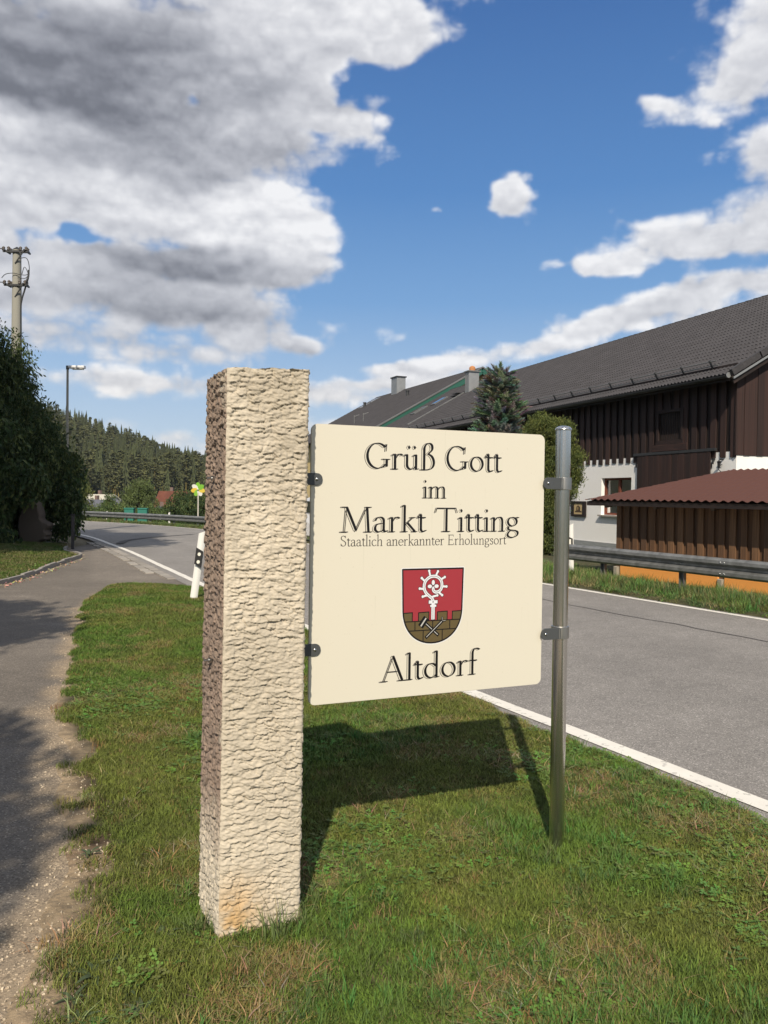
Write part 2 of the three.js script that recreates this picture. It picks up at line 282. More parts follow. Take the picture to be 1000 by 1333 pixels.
// tar-filled crack and the darker seam in the far lane
{
  const crack = (name, o, j0, j1, w, seed, label) => structure(name, upward(gridMesh(1, j1 - j0, (i, j) => { const k = (fbm((j + j0) * 0.5, seed) - 0.5) * 0.18, [x, z] = across(j + j0, o + k + (i - 0.5) * w * (0.3 + fbm((j + j0) * 0.9, seed + 5))); return [x, 0.0265 * Math.sin((o / 5.9) * Math.PI) * 0.8 + 0.0035, z]; })), M.tar, label);
  M.tar = std({ color: lin(0.055, 0.052, 0.05), roughness: 0.8 });
  crack('tar_seam', 4.35, 60, 190, 0.03, 3, 'thin dark seam along the far lane of the road');
  const pts = [[-8.1, -25.3], [-8.4, -27.4], [-8.0, -29.6], [-7.3, -31.6]];
  const c = new THREE.CatmullRomCurve3(pts.map(([x, z]) => new THREE.Vector3(x, 0, z))).getSpacedPoints(40);
  structure('tar_seam', upward(gridMesh(1, 40, (i, j) => [c[j].x + (i - 0.5) * (0.16 + 0.12 * fbm(j * 0.4, 2)), 0.026, c[j].z])), M.tar, 'dark patched crack across the road in the bend');
}
// footpath: brownish old asphalt under everything on the left, dusty along its edge
const VERGE = [[3.2, 0.1], [1.95, -4.05], [1.72, -4.55], [1.28, -5.35], [0.72, -6.55], [-0.9, -9.75], [-2.3, -12.5], [-2.92, -13.75], [-3.4, -14.15], [-4.04, -14.36], [-4.42, -14.4], [-4.62, -14.05], [-4.30, -12.0], [-4.0, -10.89], [-3.42, -9.14], [-3.22, -8.59], [-3.0, -7.87], [-2.66, -6.9], [-2.46, -6.03], [-2.30, -5.8], [-2.0, -5.18], [-1.76, -4.41], [-1.55, -3.98], [-1.38, -3.5], [-1.3, -3.1], [-1.16, -2.6], [-1.02, -1.9], [-0.9, -0.6], [-0.8, 3], [5.4, 3]];
const LAWN = [[-6.5, 1], [-6.52, -9], [-6.57, -14.17], [-6.63, -15.37], [-6.92, -16.93], [-7.16, -18.44], [-7.33, -19.76], [-7.6, -20.73], [-8.3, -21.6], [-9.0, -23.5], [-10.6, -27.5], [-13.5, -32.5], [-22, -40], [-40, -40], [-40, 1]];
function edgeDist(poly, x, z) {         // > 0 inside
  let d = 1e9, inside = false;
  for (let i = 0, j = poly.length - 1; i < poly.length; j = i++) {
    const [ax, az] = poly[j], [bx, bz] = poly[i], vx = bx - ax, vz = bz - az, t = clamp(((x - ax) * vx + (z - az) * vz) / (vx * vx + vz * vz)), dx = x - ax - t * vx, dz = z - az - t * vz;
    d = Math.min(d, dx * dx + dz * dz);
    if ((az > z) !== (bz > z) && x < ((bx - ax) * (z - az)) / (bz - az) + ax) inside = !inside;
  }
  return (inside ? 1 : -1) * Math.sqrt(d);
}
{
  const cols = [], rows = [];
  for (let x = -9; x <= 2.4; x += 0.06) cols.push(x);
  for (let z = 4; z > -36;) { rows.push(z); z -= z > -16 ? 0.06 : 0.3; }
  structure('footpath', upward(gridMesh(cols.length - 1, rows.length - 1, (i, j) => { const o = roadOffset(cols[i], rows[j])[0]; return [cols[i], -0.012 - 0.5 * sstep(1, 1.6, o), rows[j], cols[i], rows[j]]; }, (x, y, z) => {
    const n = fbm(x * 0.9, z * 0.9, 0, 4), m = fbm(x * 0.35 + 8, z * 0.35 - 4, 0, 3), st = fbm(x * 2.2 + 3, z * 4.2, 0, 3);
    let k = 0.345 * (0.9 + 0.35 * (n - 0.5) + 0.35 * (m - 0.5)), r = 1.02, g = 0.90, b = 0.755;
    const apron = sstep(-15.2, -15.6, z + 0.25 * (x + 4)) * sstep(-6.1, -5.9, x - 0.35 * (z + 17));   // the paler apron by the road
    k *= 1 + 0.16 * apron;
    if (st > 0.62) k *= 1 + 0.9 * (st - 0.62);                                                         // scuffed pale spots
    let c = [k * r, k * g, k * b];
    const d = -edgeDist(VERGE, x, z) + (fbm(x * 3, z * 3, 0, 4) - 0.5) * 0.34, e = -edgeDist(LAWN, x, z) + (fbm(x * 3, z * 3, 0, 3) - 0.5) * 0.3;
    const dust = Math.max(sstep(0.20, 0.0, d) * sstep(-14.2, -12.5, z), 0.6 * sstep(0.16, 0.0, e)) * (0.72 + 0.5 * fbm(x * 9, z * 9, 0, 2));
    c = c.map((v, q) => mix(v, [0.60, 0.475, 0.325][q], clamp(dust)));
    return c;
  })), M.path, 'brownish asphalt footpath beside the grass verge');
}
// the grass verge, the lawn by the hedge and the far roadside as low banks of soil; the grass itself is built further down
const bare = (x, z) => {                // worn spots in the turf, 0..1
  const spot = (a, b, r) => Math.exp(-((x - a) ** 2 + (z - b) ** 2) / (r * r));
  return clamp(1.5 * (fbm(x * 9 + 2, z * 9, 0, 3) - 0.28) * (spot(-0.14, -2.98, 0.20) + spot(-0.04, -2.80, 0.18) + 0.8 * spot(-0.20, -2.62, 0.2) + 0.6 * spot(0.05, -3.15, 0.12)) + 0.55 * spot(-0.62, -2.62, 0.2) + 0.8 * spot(0.82, -3.70, 0.12) + 0.7 * spot(0.60, -3.6, 0.15) + 0.7 * spot(1.62, -3.2, 0.28) + 0.5 * spot(-0.05, -2.45, 0.15) + 0.5 * spot(0.33, -2.5, 0.12) + 0.5 * spot(1.2, -4.2, 0.3) + 1.6 * (fbm(x * 2.1 + 6, z * 2.1, 0, 4) - 0.60));
};
const moss = (x, z) => Math.exp(-(((x + 1.36) / 0.13) ** 2 + ((z + 4.05) / 0.42) ** 2)) + 0.8 * Math.exp(-(((x + 1.55) / 0.1) ** 2 + ((z + 4.75) / 0.25) ** 2));
const pathSide = (x, z) => { let d = 1e9; for (let i = 10; i < 27; i++) { const [ax, az] = VERGE[i], [bx, bz] = VERGE[i + 1], vx = bx - ax, vz = bz - az, t = clamp(((x - ax) * vx + (z - az) * vz) / (vx * vx + vz * vz)); d = Math.min(d, Math.hypot(x - ax - t * vx, z - az - t * vz)); } return d; };
const vergeY = (x, z, d) => mix(-0.06, -0.005, sstep(-0.10, 0.06, d)) + 0.002 * sstep(0.1, 0.9, d) + 0.010 * (fbm(x * 2.3, z * 2.3, 0, 3) - 0.5) * sstep(0, 0.3, d);
const vergeD = (x, z) => edgeDist(VERGE, x, z) + (fbm(x * 4.4, z * 4.4, 0, 4) - 0.5) * 0.12;
const wornWidth = (z) => mix(0.14, 0.38, sstep(-7.5, -3.2, z));
{
  const cols = [], rows = [];
  for (let x = -5.0; x <= 3.4; x += 0.04) cols.push(x);
  for (let z = 0.4; z > -14.7;) { rows.push(z); z -= z > -7 ? 0.04 : 0.07; }
  structure('grass_verge', upward(gridMesh(cols.length - 1, rows.length - 1, (i, j) => { const x = cols[i], z = rows[j], d = vergeD(x, z); return [x, vergeY(x, z, d), z, x * 1.4, z * 1.4]; }, (x, y, z) => {
    const ps = pathSide(x, z), n = fbm(x * 4, z * 4, 0, 4), dirt = Math.max(sstep(wornWidth(z) + 0.3 * (n - 0.5), 0.03, ps) * sstep(-13, -10, z), clamp(bare(x, z)) * 0.9), mo = clamp(moss(x, z) * 1.4 * sstep(0.38, 0.6, n));
    const thatch = [0.085, 0.078, 0.034], nb = fbm(x * 6.5 + 1, z * 6.5, 0, 4), brown = sstep(0.08, 0.22, ps) * sstep(0.40, 0.56, nb), tan = [0.56, 0.44, 0.29].map((v, q) => mix(v, [0.20, 0.135, 0.075][q], brown) * (0.72 + 0.5 * n)), rust = [0.13, 0.06, 0.028];
    return thatch.map((v, q) => mix(mix(v * (0.75 + 0.6 * n), tan[q], clamp(dirt)), rust[q], mo));
  })), M.soil, 'mown grass verge between footpath and road');
}
const lawnD = (x, z) => edgeDist(LAWN, x, z);
const lawnY = (x, z, d) => mix(-0.06, 0.03, sstep(-0.04, 0.05, d)) + 0.10 * sstep(0.1, 2, d) + 0.03 * (fbm(x, z, 0, 3) - 0.5) * sstep(0, 0.5, d);
structure('lawn', upward(gridMesh(130, 150, (i, j) => { const x = -6.3 - i * i * 0.0012 - i * 0.05, z = 1 - j * 0.25, d = lawnD(x, z); return [x, lawnY(x, z, d), z]; }, (x, y, z) => {
  const n = fbm(x * 3, z * 3, 0, 4), dry = sstep(0.5 + 0.5 * (n - 0.5), 0.05, lawnD(x, z)); return [0.11, 0.12, 0.04].map((v, q) => mix(v * (0.7 + 0.6 * n), [0.36, 0.30, 0.18][q], dry * 0.8));
})), M.soil, 'strip of lawn with fallen leaves below the hedge');
// wide land: a flat valley floor that rises to a wooded hill on the left and a low ridge all round
const HILL = [[-180, 20], [-60, 34], [-35, 42], [-26, 44], [-22, 35], [-19.4, 26], [-16.5, 17.5], [-14, 6.5], [-12, 2], [-10, 0], [0, 0], [25, 8], [60, 22], [120, 26], [180, 24]];
const hillAt = (az) => { let k = 1; while (k < HILL.length - 1 && HILL[k][0] < az) k++; return mix(HILL[k - 1][1], HILL[k][1], clamp((az - HILL[k - 1][0]) / (HILL[k][0] - HILL[k - 1][0]))); };
function landY(x, z) {
  const D = Math.hypot(x, z), az = Math.atan2(x, -z) / RAD; let y = -0.07;
  if (D < 90) { const [o] = roadOffset(x, z); y -= 0.42 * sstep(7.4, 11, o) * sstep(-23, -31, z); } else y -= 0.42 * sstep(-23, -31, z);
  y -= 5.2 * sstep(46, 100, D) * (1 - sstep(270, 400, D)) * sstep(12, -4, az) * (az > -100 ? 1 : 0);
  return y + hillAt(az) * sstep(300, 560, D) + 12 * sstep(800, 1150, D) * (0.7 + 0.6 * fbm(az * 0.05 + 3, 1)) + 6 * (fbm(x * 0.006, z * 0.006, 0, 3) - 0.5) * sstep(250, 500, D);
}
{
  const axis = []; for (let a = -54; a <= 54; a += 2) axis.push(a); for (let a = 57, s = 4; a < 1700; a += s, s *= 1.13) { axis.push(a); axis.unshift(-a); }
  const n = axis.length - 1;
  structure('ground', upward(gridMesh(n, n, (i, j) => [axis[i], landY(axis[i], axis[n - j] * 1), axis[n - j], axis[i] * 0.5, axis[n - j] * 0.5], (x, y, z) => {
    const k = fbm(x * 0.05, z * 0.05, 0, 4), q = 0.8 + 0.5 * (k - 0.5); return [0.115 * q, 0.145 * q, 0.05 * q];
  })), M.soil, 'meadow of the valley floor rising to the hills');
}
const railY = (x, z) => { const [o] = roadOffset(x, z); return mix(0, -0.36, sstep(6.2, 8.5, o) * sstep(-23, -31, z)); };
structure('roadside_bank', upward(gridMesh(26, 400, (i, j) => { const o = 5.98 + i * i * 0.0085, [x, z] = across(j, o); return [x, mix(-0.05, railY(x, z) + 0.03 * sstep(0, 0.2, o - 6.02), sstep(5.98, 6.08, o)) + 0.05 * (fbm(x * 1.4, z * 1.4, 0, 3) - 0.5) * sstep(6.1, 6.5, o) - 0.2 * sstep(10.2, 11.7, o), z]; }, (x, y, z) => {
  const n = fbm(x * 3, z * 3, 0, 4); return [0.115 * (0.7 + 0.6 * n), 0.115 * (0.7 + 0.6 * n), 0.045 * (0.7 + 0.6 * n)];
})), M.soil, 'grassy roadside bank under the guardrail');
// kerb stones round the lawn
{
  const k = thing('kerb', 'low grey kerb of edging stones round the lawn below the hedge', 'kerb');
  const c = new THREE.CatmullRomCurve3(LAWN.slice(1, 10).map(([x, z]) => new THREE.Vector3(x, 0, z)), false, 'centripetal'), pts = c.getSpacedPoints(22), g = bevelBox(0.07, 0.14, 0.95, 0.012), m = std({ color: lin(0.26, 0.245, 0.22), bumpMap: soilBump, bumpScale: 0.01, roughness: 0.95 });
  for (let i = 0; i < 22; i++) { const a = pts[i], b = pts[i + 1], d = b.clone().sub(a), s = part(k, 'kerb_stone', g, m, [(a.x + b.x) / 2, 0.0 + 0.012 * Math.sin(i * 2.3), (a.z + b.z) / 2], [0, Math.atan2(d.x, d.z), 0]); s.scale.z = d.length() / 0.965; }
}
// paving of the paler gutter strip where the footpath meets the road
{
  const g = thing('gutter_paving', 'strip of pale cobbles along the road edge by the driveway', 'paving'), r = rng(8), geo = bevelBox(0.17, 0.06, 0.26, 0.012), ms = [0.25, 0.29, 0.33].map((v) => std({ color: lin(v, v * 0.92, v * 0.80), bumpMap: soilBump, bumpScale: 0.01, roughness: 0.95 }));
  for (let j = 0, n = 0; j <= 420 && n < 90; j++) {
    const p = nearPts[j]; if (p.z > -15.6 || p.z < -30) continue;
    for (const row of [0, 1]) { if (row && (p.z > -16.5 || r() < 0.3)) continue; const [x, z] = across(j, -0.30 - row * 0.19), t = nearNormal[j]; part(g, 'cobble', geo, ms[(r() * 3) | 0], [x, -0.022 + r() * 0.008, z], [0.03 * (r() - 0.5), Math.atan2(t.y, -t.x) + Math.PI + 0.1 * (r() - 0.5), 0.03 * (r() - 0.5)]); n++; }
  }
}

// ---------------------------------------------------------------- the hewn stone pillar
{
  const W = 0.314, Dp = 0.275, A = Math.atan2(0.14, 0.274);       // front face from (-0.57,-2.92) to (-0.30,-3.06)
  const o = thing('stone_pillar', 'tall hewn limestone pillar standing in the grass left of the sign board', 'pillar', [-0.572, 0, -2.925], A); o.rotation.order = 'YXZ'; o.rotation.z = -0.0065;
  const per = 2 * (W + Dp), n = 340, m = 660, r = 0.007, rd = rng(41);
  // chisel marks: jittered cells, lying wider than high, each a tilted pillow with its own height
  const cell = (u, v, cu, cv, seed, groove) => {
    const gu = u / cu, gv = v / cv, iu = Math.floor(gu), iv = Math.floor(gv); let best = -1e9, sec = -1e9, H = 0, T = 0;
    for (let b = -1; b <= 1; b++) for (let a = -1; a <= 1; a++) {
      const x = iu + a, y = iv + b, ju = h3(x, y, seed), jv = h3(x, y, seed + 1), jh = h3(x, y, seed + 2), jt = (h3(x, y, seed + 3) - 0.5) * 1.6;
      const du = gu - (x + 0.5 + (ju - 0.5) * 0.95), dv = gv - (y + 0.5 + (jv - 0.5) * 0.95), ru = du + dv * jt;
      const q = jh * 0.5 - 0.75 * ru * ru - 1.2 * dv * dv;
      if (q > best) { sec = best; best = q; H = jh; T = -0.55 * dv + 0.35 * jt * du; } else if (q > sec) sec = q;
    }
    const g = (best - sec) / 0.075;
    return 0.55 * H + T - groove * Math.exp(-g * g);
  };
  const top = (u, w) => 2.045 + 0.02 * (u / W) + 0.010 * (fbm(u * 30, w * 30, 0, 3) - 0.5) - 0.012 * (w / Dp);
  const pos = [], col = [], uv = [], idx = [];
  const wall = (s) => {                 // point and outward normal on the rounded outline, s from the left front corner along the front
    const pts = [[0, 0], [W, 0], [W, -Dp], [0, -Dp]], len = [W, Dp, W, Dp]; let k = 0; s = ((s % per) + per) % per; while (s > len[k]) { s -= len[k]; k = (k + 1) % 4; }
    const a = pts[k], b = pts[(k + 1) % 4], t = s / len[k], nx = [0, 1, 0, -1][k], nz = [1, 0, -1, 0][k], px = [-1, 0, 1, 0][k], e = Math.min(s, len[k] - s), bend = e < r ? (1 - e / r) * 0.5 : 0;
    const near = s < len[k] / 2, ox = near ? [-1, 0, 1, 0][k] : [1, 0, -1, 0][k], oz = near ? [0, 1, 0, -1][k] : [0, -1, 0, 1][k];
    return [mix(a[0], b[0], t) - (nx + ox * 0) * bend * r * 0.9, mix(a[1], b[1], t) - nz * bend * r * 0.9, nx * (1 - bend) + ox * bend, nz * (1 - bend) + oz * bend, k, s];
  };
  for (let j = 0; j <= m; j++) for (let i = 0; i <= n; i++) {
    const s = (i / n) * per, [x, z, nx, nz, face, fs] = wall(i === n ? 0 : s), v = -0.06 + (j / m) * 2.12, side = face === 3 || face === 1;
    const uu = s + 0.012 * (vnoise(s * 30 + 5, v * 30) - 0.5), vv = v + 0.010 * (vnoise(s * 28, v * 28 + 9) - 0.5) + (side ? 0 : 0.22 * (vnoise(s * 2.5, v * 0.9 + 2) - 0.5) * s);
    let h = side ? 0.0085 * cell(uu, vv, 0.021, 0.023, 11, 0.9) - 0.004 * sstep(0.62, 0.8, vnoise(uu * 55, vv * 48)) : 0.0058 * cell(uu, vv, 0.042, 0.0190, 3, 0.2 + 0.85 * sstep(0.35, 0.65, vnoise(s * 21 + 4, v * 26))) + 0.0030 * cell(uu + 0.4, vv * 1.0 + 0.3, 0.019, 0.0105, 7, 0.8 * sstep(0.4, 0.7, vnoise(s * 33, v * 30 + 7)));
    h += 0.005 * (fbm(s * 7, v * 5, 0, 3) - 0.5) + 0.0034 * (fbm(s * 95, v * 120, 0, 3) - 0.5) - 0.0030 * sstep(0.60, 0.74, vnoise(s * 62 + 3, v * 88));
    const edge = Math.min(fs, [W, Dp, W, Dp][face] - fs); h *= mix(0.45, 1, sstep(0, 0.02, edge)); h -= 0.004 * (1 - sstep(0, 0.012, edge));
    const yTop = top(clamp(x, 0, W), -z), y = -0.06 + ((v + 0.06) / 2.12) * (yTop + 0.06);
    pos.push(x + nx * h, y, z + nz * h); uv.push(s * 4, v * 4);
    // colour: warm limestone, darker brown over most of the left side, ochre stain low on the front
    const n1 = fbm(s * 5 + 3, v * 4, 0, 4), n2 = fbm(s * 40, v * 40, 0, 3), n3 = fbm(s * 2 + 9, v * 1.3, 0, 3);
    let c = [0.53, 0.472, 0.372].map((q, k) => q * (0.86 + 0.30 * n1 + 0.16 * (n2 - 0.5)));
    const grey = clamp(sstep(0.45, 0.75, n3) * 0.55 + sstep(0.35, 0.7, fbm(s * 9, v * 6, 0, 3)) * sstep(1.0, 1.9, v + 0.5 * (n3 - 0.5)) * 0.75); c = c.map((q, k) => mix(q, [0.33, 0.285, 0.21][k] * (0.8 + 0.4 * n2), grey * 0.6));
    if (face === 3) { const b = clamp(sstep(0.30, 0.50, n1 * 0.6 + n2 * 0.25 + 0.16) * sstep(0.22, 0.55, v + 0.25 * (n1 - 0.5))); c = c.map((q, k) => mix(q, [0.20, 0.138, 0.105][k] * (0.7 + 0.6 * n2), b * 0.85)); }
    const och = Math.exp(-(((s - 0.055) / 0.095) ** 2)) * sstep(0.30, 0.05, v + 0.10 * (n1 - 0.5)) * sstep(0.3, 0.55, n1 * 0.7 + n2 * 0.4) * (face === 0 ? 1 : 0.6); c = c.map((q, k) => mix(q, [0.50, 0.315, 0.125][k], clamp(och * 0.85)));
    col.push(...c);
    if (i < n && j < m) { const a = j * (n + 1) + i, b = a + 1, d = a + n + 1; idx.push(a, b, d, b, d + 1, d); }
  }
  // the rough sawn top
  const base = pos.length / 3, tn = 40;
  for (let j = 0; j <= tn; j++) for (let i = 0; i <= tn; i++) {
    const u = clamp((i / tn) * W, 0.003, W - 0.003), w = clamp((j / tn) * Dp, 0.003, Dp - 0.003), k = 0.8 + 0.4 * fbm(u * 40, w * 40, 0, 3); pos.push(u, top(u, w) - 0.002 + 0.004 * (fbm(u * 60, w * 60, 0, 2) - 0.5), -w); col.push(0.36 * k, 0.31 * k, 0.235 * k); uv.push(u * 4, w * 4);
    if (i < tn && j < tn) { const a = base + j * (tn + 1) + i, b = a + 1, d = a + tn + 1; idx.push(a, b, d, b, d + 1, d); }
  }
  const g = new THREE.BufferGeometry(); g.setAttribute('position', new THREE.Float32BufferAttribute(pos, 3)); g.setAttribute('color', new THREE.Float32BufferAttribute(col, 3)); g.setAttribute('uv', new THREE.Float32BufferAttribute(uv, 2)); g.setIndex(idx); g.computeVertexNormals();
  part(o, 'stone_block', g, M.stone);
  for (const y of [1.655, 0.985]) {     // the ends of the threaded rods that hold the sign brackets
    const b = part(o, 'bolt_end', cyl(0.006, 0.006, 0.03, 10).rotateZ(Math.PI / 2), M.screw, [-0.016, y, -0.13]);
    part(b, 'nut', cyl(0.011, 0.011, 0.009, 6).rotateZ(Math.PI / 2), M.screw, [0.006, 0, 0]);
  }
}

// ---------------------------------------------------------------- lettering: strokes of a broad pen, units of 1/100 capital height
const GLYPH = {
  G: [88, [['E', 42, 49, 35, 47, 46, 318], ['t', 68, 83, 72, 92], ['t', 73, 93, 71, 68], ['L', 73, 36, 73, 10], ['S', 72, 37, 12], ['t', 70, 18, 62, 6]]],
  M: [106, [['t', 14, 2, 20, 95], ['L', 21, 94, 51, 8], ['t', 51, 4, 86, 96], ['L', 87, 94, 92, 2], ['S', 13, 1, 11], ['S', 92, 1, 12], ['S', 14, 97, 9], ['S', 92, 97, 9]]],
  T: [80, [['L', 40, 3, 40, 95], ['h', 6, 95, 74, 95], ['t', 6, 96, 1, 78], ['t', 74, 96, 79, 78], ['S', 40, 1, 13]]],
  A: [82, [['t', 10, 1, 41, 98], ['L', 40, 96, 71, 3], ['t', 22, 37, 60, 37], ['S', 10, 1, 11], ['S', 72, 1, 13]]],
  S: [58, [['C', 46, 82, 38, 102, 8, 98, 9, 74], ['C', 9, 74, 10, 50, 50, 52, 49, 24], ['C', 49, 24, 47, -6, 12, -3, 8, 18], ['t', 47, 96, 47, 76], ['t', 8, 4, 7, 24]]],
  E: [70, [['L', 16, 2, 16, 96], ['h', 14, 96, 58, 96], ['h', 16, 50, 48, 50], ['h', 14, 2, 60, 2], ['t', 58, 97, 60, 82], ['t', 48, 58, 48, 42], ['t', 60, 2, 64, 18], ['S', 14, 1, 9], ['S', 14, 97, 9]]],
  i: [27, [['L', 14, 2, 14, 56], ['F', 14, 58], ['S', 14, 1, 10], ['D', 14, 85]]],
  r: [43, [['L', 14, 2, 14, 56], ['F', 14, 58], ['S', 14, 1, 10], ['t', 16, 40, 24, 54], ['C', 24, 54, 28, 59, 33, 60, 38, 54]]],
  n: [60, [['L', 14, 2, 14, 56], ['F', 14, 58], ['S', 14, 1, 10], ['t', 16, 42, 26, 55], ['C', 26, 55, 36, 62, 45, 60, 46, 42], ['L', 46, 42, 46, 2], ['S', 46, 1, 10]]],
  m: [92, [['L', 14, 2, 14, 56], ['F', 14, 58], ['S', 14, 1, 10], ['t', 16, 42, 26, 55], ['C', 26, 55, 36, 62, 45, 60, 46, 42], ['L', 46, 42, 46, 2], ['S', 46, 1, 10], ['t', 48, 42, 58, 55], ['C', 58, 55, 68, 62, 77, 60, 78, 42], ['L', 78, 42, 78, 2], ['S', 78, 1, 10]]],
  u: [60, [['L', 13, 56, 13, 20], ['C', 13, 20, 13, -2, 34, -4, 44, 14], ['L', 45, 56, 45, 3], ['F', 13, 58], ['F', 45, 58], ['t', 45, 2, 55, 4]]],
  o: [58, [['E', 29, 29, 22, 28, 0, 360]]],
  t: [34, [['L', 15, 68, 15, 14], ['C', 15, 14, 15, -1, 24, -3, 32, 5], ['h', 5, 57, 31, 57], ['t', 4, 56, 15, 72]]],
  a: [51, [['C', 9, 45, 12, 62, 38, 64, 37, 42], ['L', 37, 42, 37, 10], ['C', 37, 10, 38, 0, 44, -1, 49, 5], ['t', 37, 35, 24, 33], ['C', 24, 33, 8, 30, 8, 13], ['C', 24, 33, 10, 30, 8, 22, 8, 13], ['C', 8, 13, 9, -3, 28, -4, 37, 11]]],
  k: [56, [['L', 14, 2, 14, 104], ['F', 14, 106], ['S', 14, 1, 10], ['t', 15, 26, 42, 55], ['L', 24, 36, 49, 3], ['S', 43, 57, 8], ['S', 50, 1, 8]]],
  l: [28, [['L', 14, 2, 14, 104], ['F', 14, 106], ['S', 14, 1, 10]]],
  h: [60, [['L', 14, 2, 14, 104], ['F', 14, 106], ['S', 14, 1, 10], ['t', 16, 42, 26, 55], ['C', 26, 55, 36, 62, 45, 60, 46, 42], ['L', 46, 42, 46, 2], ['S', 46, 1, 10]]],
  d: [61, [['E', 28, 29, 21, 28, 40, 325], ['L', 47, 104, 47, 4], ['F', 47, 106], ['t', 47, 2, 57, 4], ['t', 44, 46, 47, 40], ['t', 44, 12, 47, 17]]],
  f: [36, [['L', 15, 2, 15, 84], ['C', 15, 84, 15, 104, 27, 110, 39, 100], ['h', 5, 57, 31, 57], ['S', 15, 1, 11]]],
  c: [48, [['E', 28, 29, 21, 28, 48, 318]]],
  e: [52, [['E', 28, 29, 21, 28, 8, 318], ['t', 8, 33, 48, 33]]],
  s: [42, [['C', 33, 48, 28, 62, 8, 60, 9, 45], ['C', 9, 45, 10, 31, 35, 33, 34, 15], ['C', 34, 15, 33, -4, 10, -3, 7, 11], ['t', 34, 58, 34, 44]]],
  g: [54, [['E', 25, 40, 17, 18, 0, 360], ['t', 14, 25, 10, 16], ['C', 10, 16, 6, 7, 14, 5, 26, 4], ['C', 26, 4, 44, 3, 48, -3, 46, -12], ['C', 46, -12, 42, -30, 6, -31, 7, -14], ['C', 7, -14, 8, -6, 14, -1, 20, 5], ['t', 38, 52, 44, 59], ['t', 44, 59, 51, 57]]],
  ß: [60, [['L', 14, 2, 14, 80], ['C', 14, 80, 15, 108, 43, 112, 43, 86], ['C', 43, 86, 43, 72, 30, 68, 29, 61], ['C', 29, 61, 54, 56, 58, 2, 27, 2], ['S', 12, 1, 9]]],
};
GLYPH['ü'] = [60, [...GLYPH.u[1], ['D', 20, 85], ['D', 40, 85]]];
function writing(c, text, x0, x1, y, cap, style) {    // text between x0 and x1 on the baseline y, in pixels of the canvas (y down)
  let adv = 0; for (const ch of text) adv += ch === ' ' ? 32 : GLYPH[ch][0];
  const s = cap / 100, k = (x1 - x0) / adv;
  const pass = (fill, grow, ox, oy) => {
    c.fillStyle = fill; let pen = x0;
    const dot = (x, y2, a, b, th) => { c.beginPath(); c.ellipse(pen + (x * k) + ox, y - y2 * s + oy, (a + grow) * s, (b + grow) * s, -th, 0, 6.2832); c.fill(); };
    const sweep = (f, len, a, b, th) => { const q = Math.max(4, Math.ceil(len * s * 0.9)); for (let i = 0; i <= q; i++) { const [x, yy] = f(i / q); dot(x, yy, a, b, th); } };
    const N = style.nib, T = style.thin, th = 0.28;
    for (const ch of text) {
      if (ch === ' ') { pen += 32 * k; continue; }
      for (const p of GLYPH[ch][1]) {
        const [t, ...v] = p;
        if (t === 'L' || t === 't' || t === 'h') sweep((u) => [mix(v[0], v[2], u), mix(v[1], v[3], u)], Math.hypot(v[2] - v[0], v[3] - v[1]), t === 'L' ? N : T * (t === 'h' ? 1.3 : 1), t === 'L' ? T : T * (t === 'h' ? 1.5 : 1), th);
        if (t === 'C' && v.length === 8) sweep((u) => { const w = 1 - u; return [0, 1].map((q) => w * w * w * v[q] + 3 * w * w * u * v[q + 2] + 3 * w * u * u * v[q + 4] + u * u * u * v[q + 6]); }, Math.hypot(v[6] - v[0], v[7] - v[1]) * 1.5, N, T, th);
        if (t === 'E') sweep((u) => { const a = (v[4] + (v[5] - v[4]) * u) * RAD; return [v[0] + v[2] * Math.cos(a), v[1] + v[3] * Math.sin(a)]; }, (v[2] + v[3]) * 3.2, N, T, th);
        if (t === 'S') sweep((u) => [v[0] + (u * 2 - 1) * v[2], v[1]], v[2] * 2, T * 1.15, T * 1.05, 0);
        if (t === 'F') sweep((u) => [v[0] - 9 * (1 - u), v[1] - 6 * (1 - u)], 12, T * mix(1, 1.3, 0.5), T * 1.3, 0.5);
        if (t === 'D') { c.beginPath(); const r = 6.5 + grow, X = pen + v[0] * k + ox, Y = y - v[1] * s + oy; c.moveTo(X, Y - r * 1.25 * s); c.quadraticCurveTo(X + r * 0.75 * s, Y - r * 0.4 * s, X + r * s, Y); c.lineTo(X, Y + r * 1.2 * s); c.lineTo(X - r * s, Y); c.closePath(); c.fill(); }
      }
      pen += GLYPH[ch][0] * k;
    }
  };
  if (style.open) { pass('#14100f', 0.5, -6.4 * s, 1.4 * s); pass('#f4e9ca', -1.05, -6.2 * s, 1.4 * s); }
  pass(style.ink, 0, 0, 0);
}

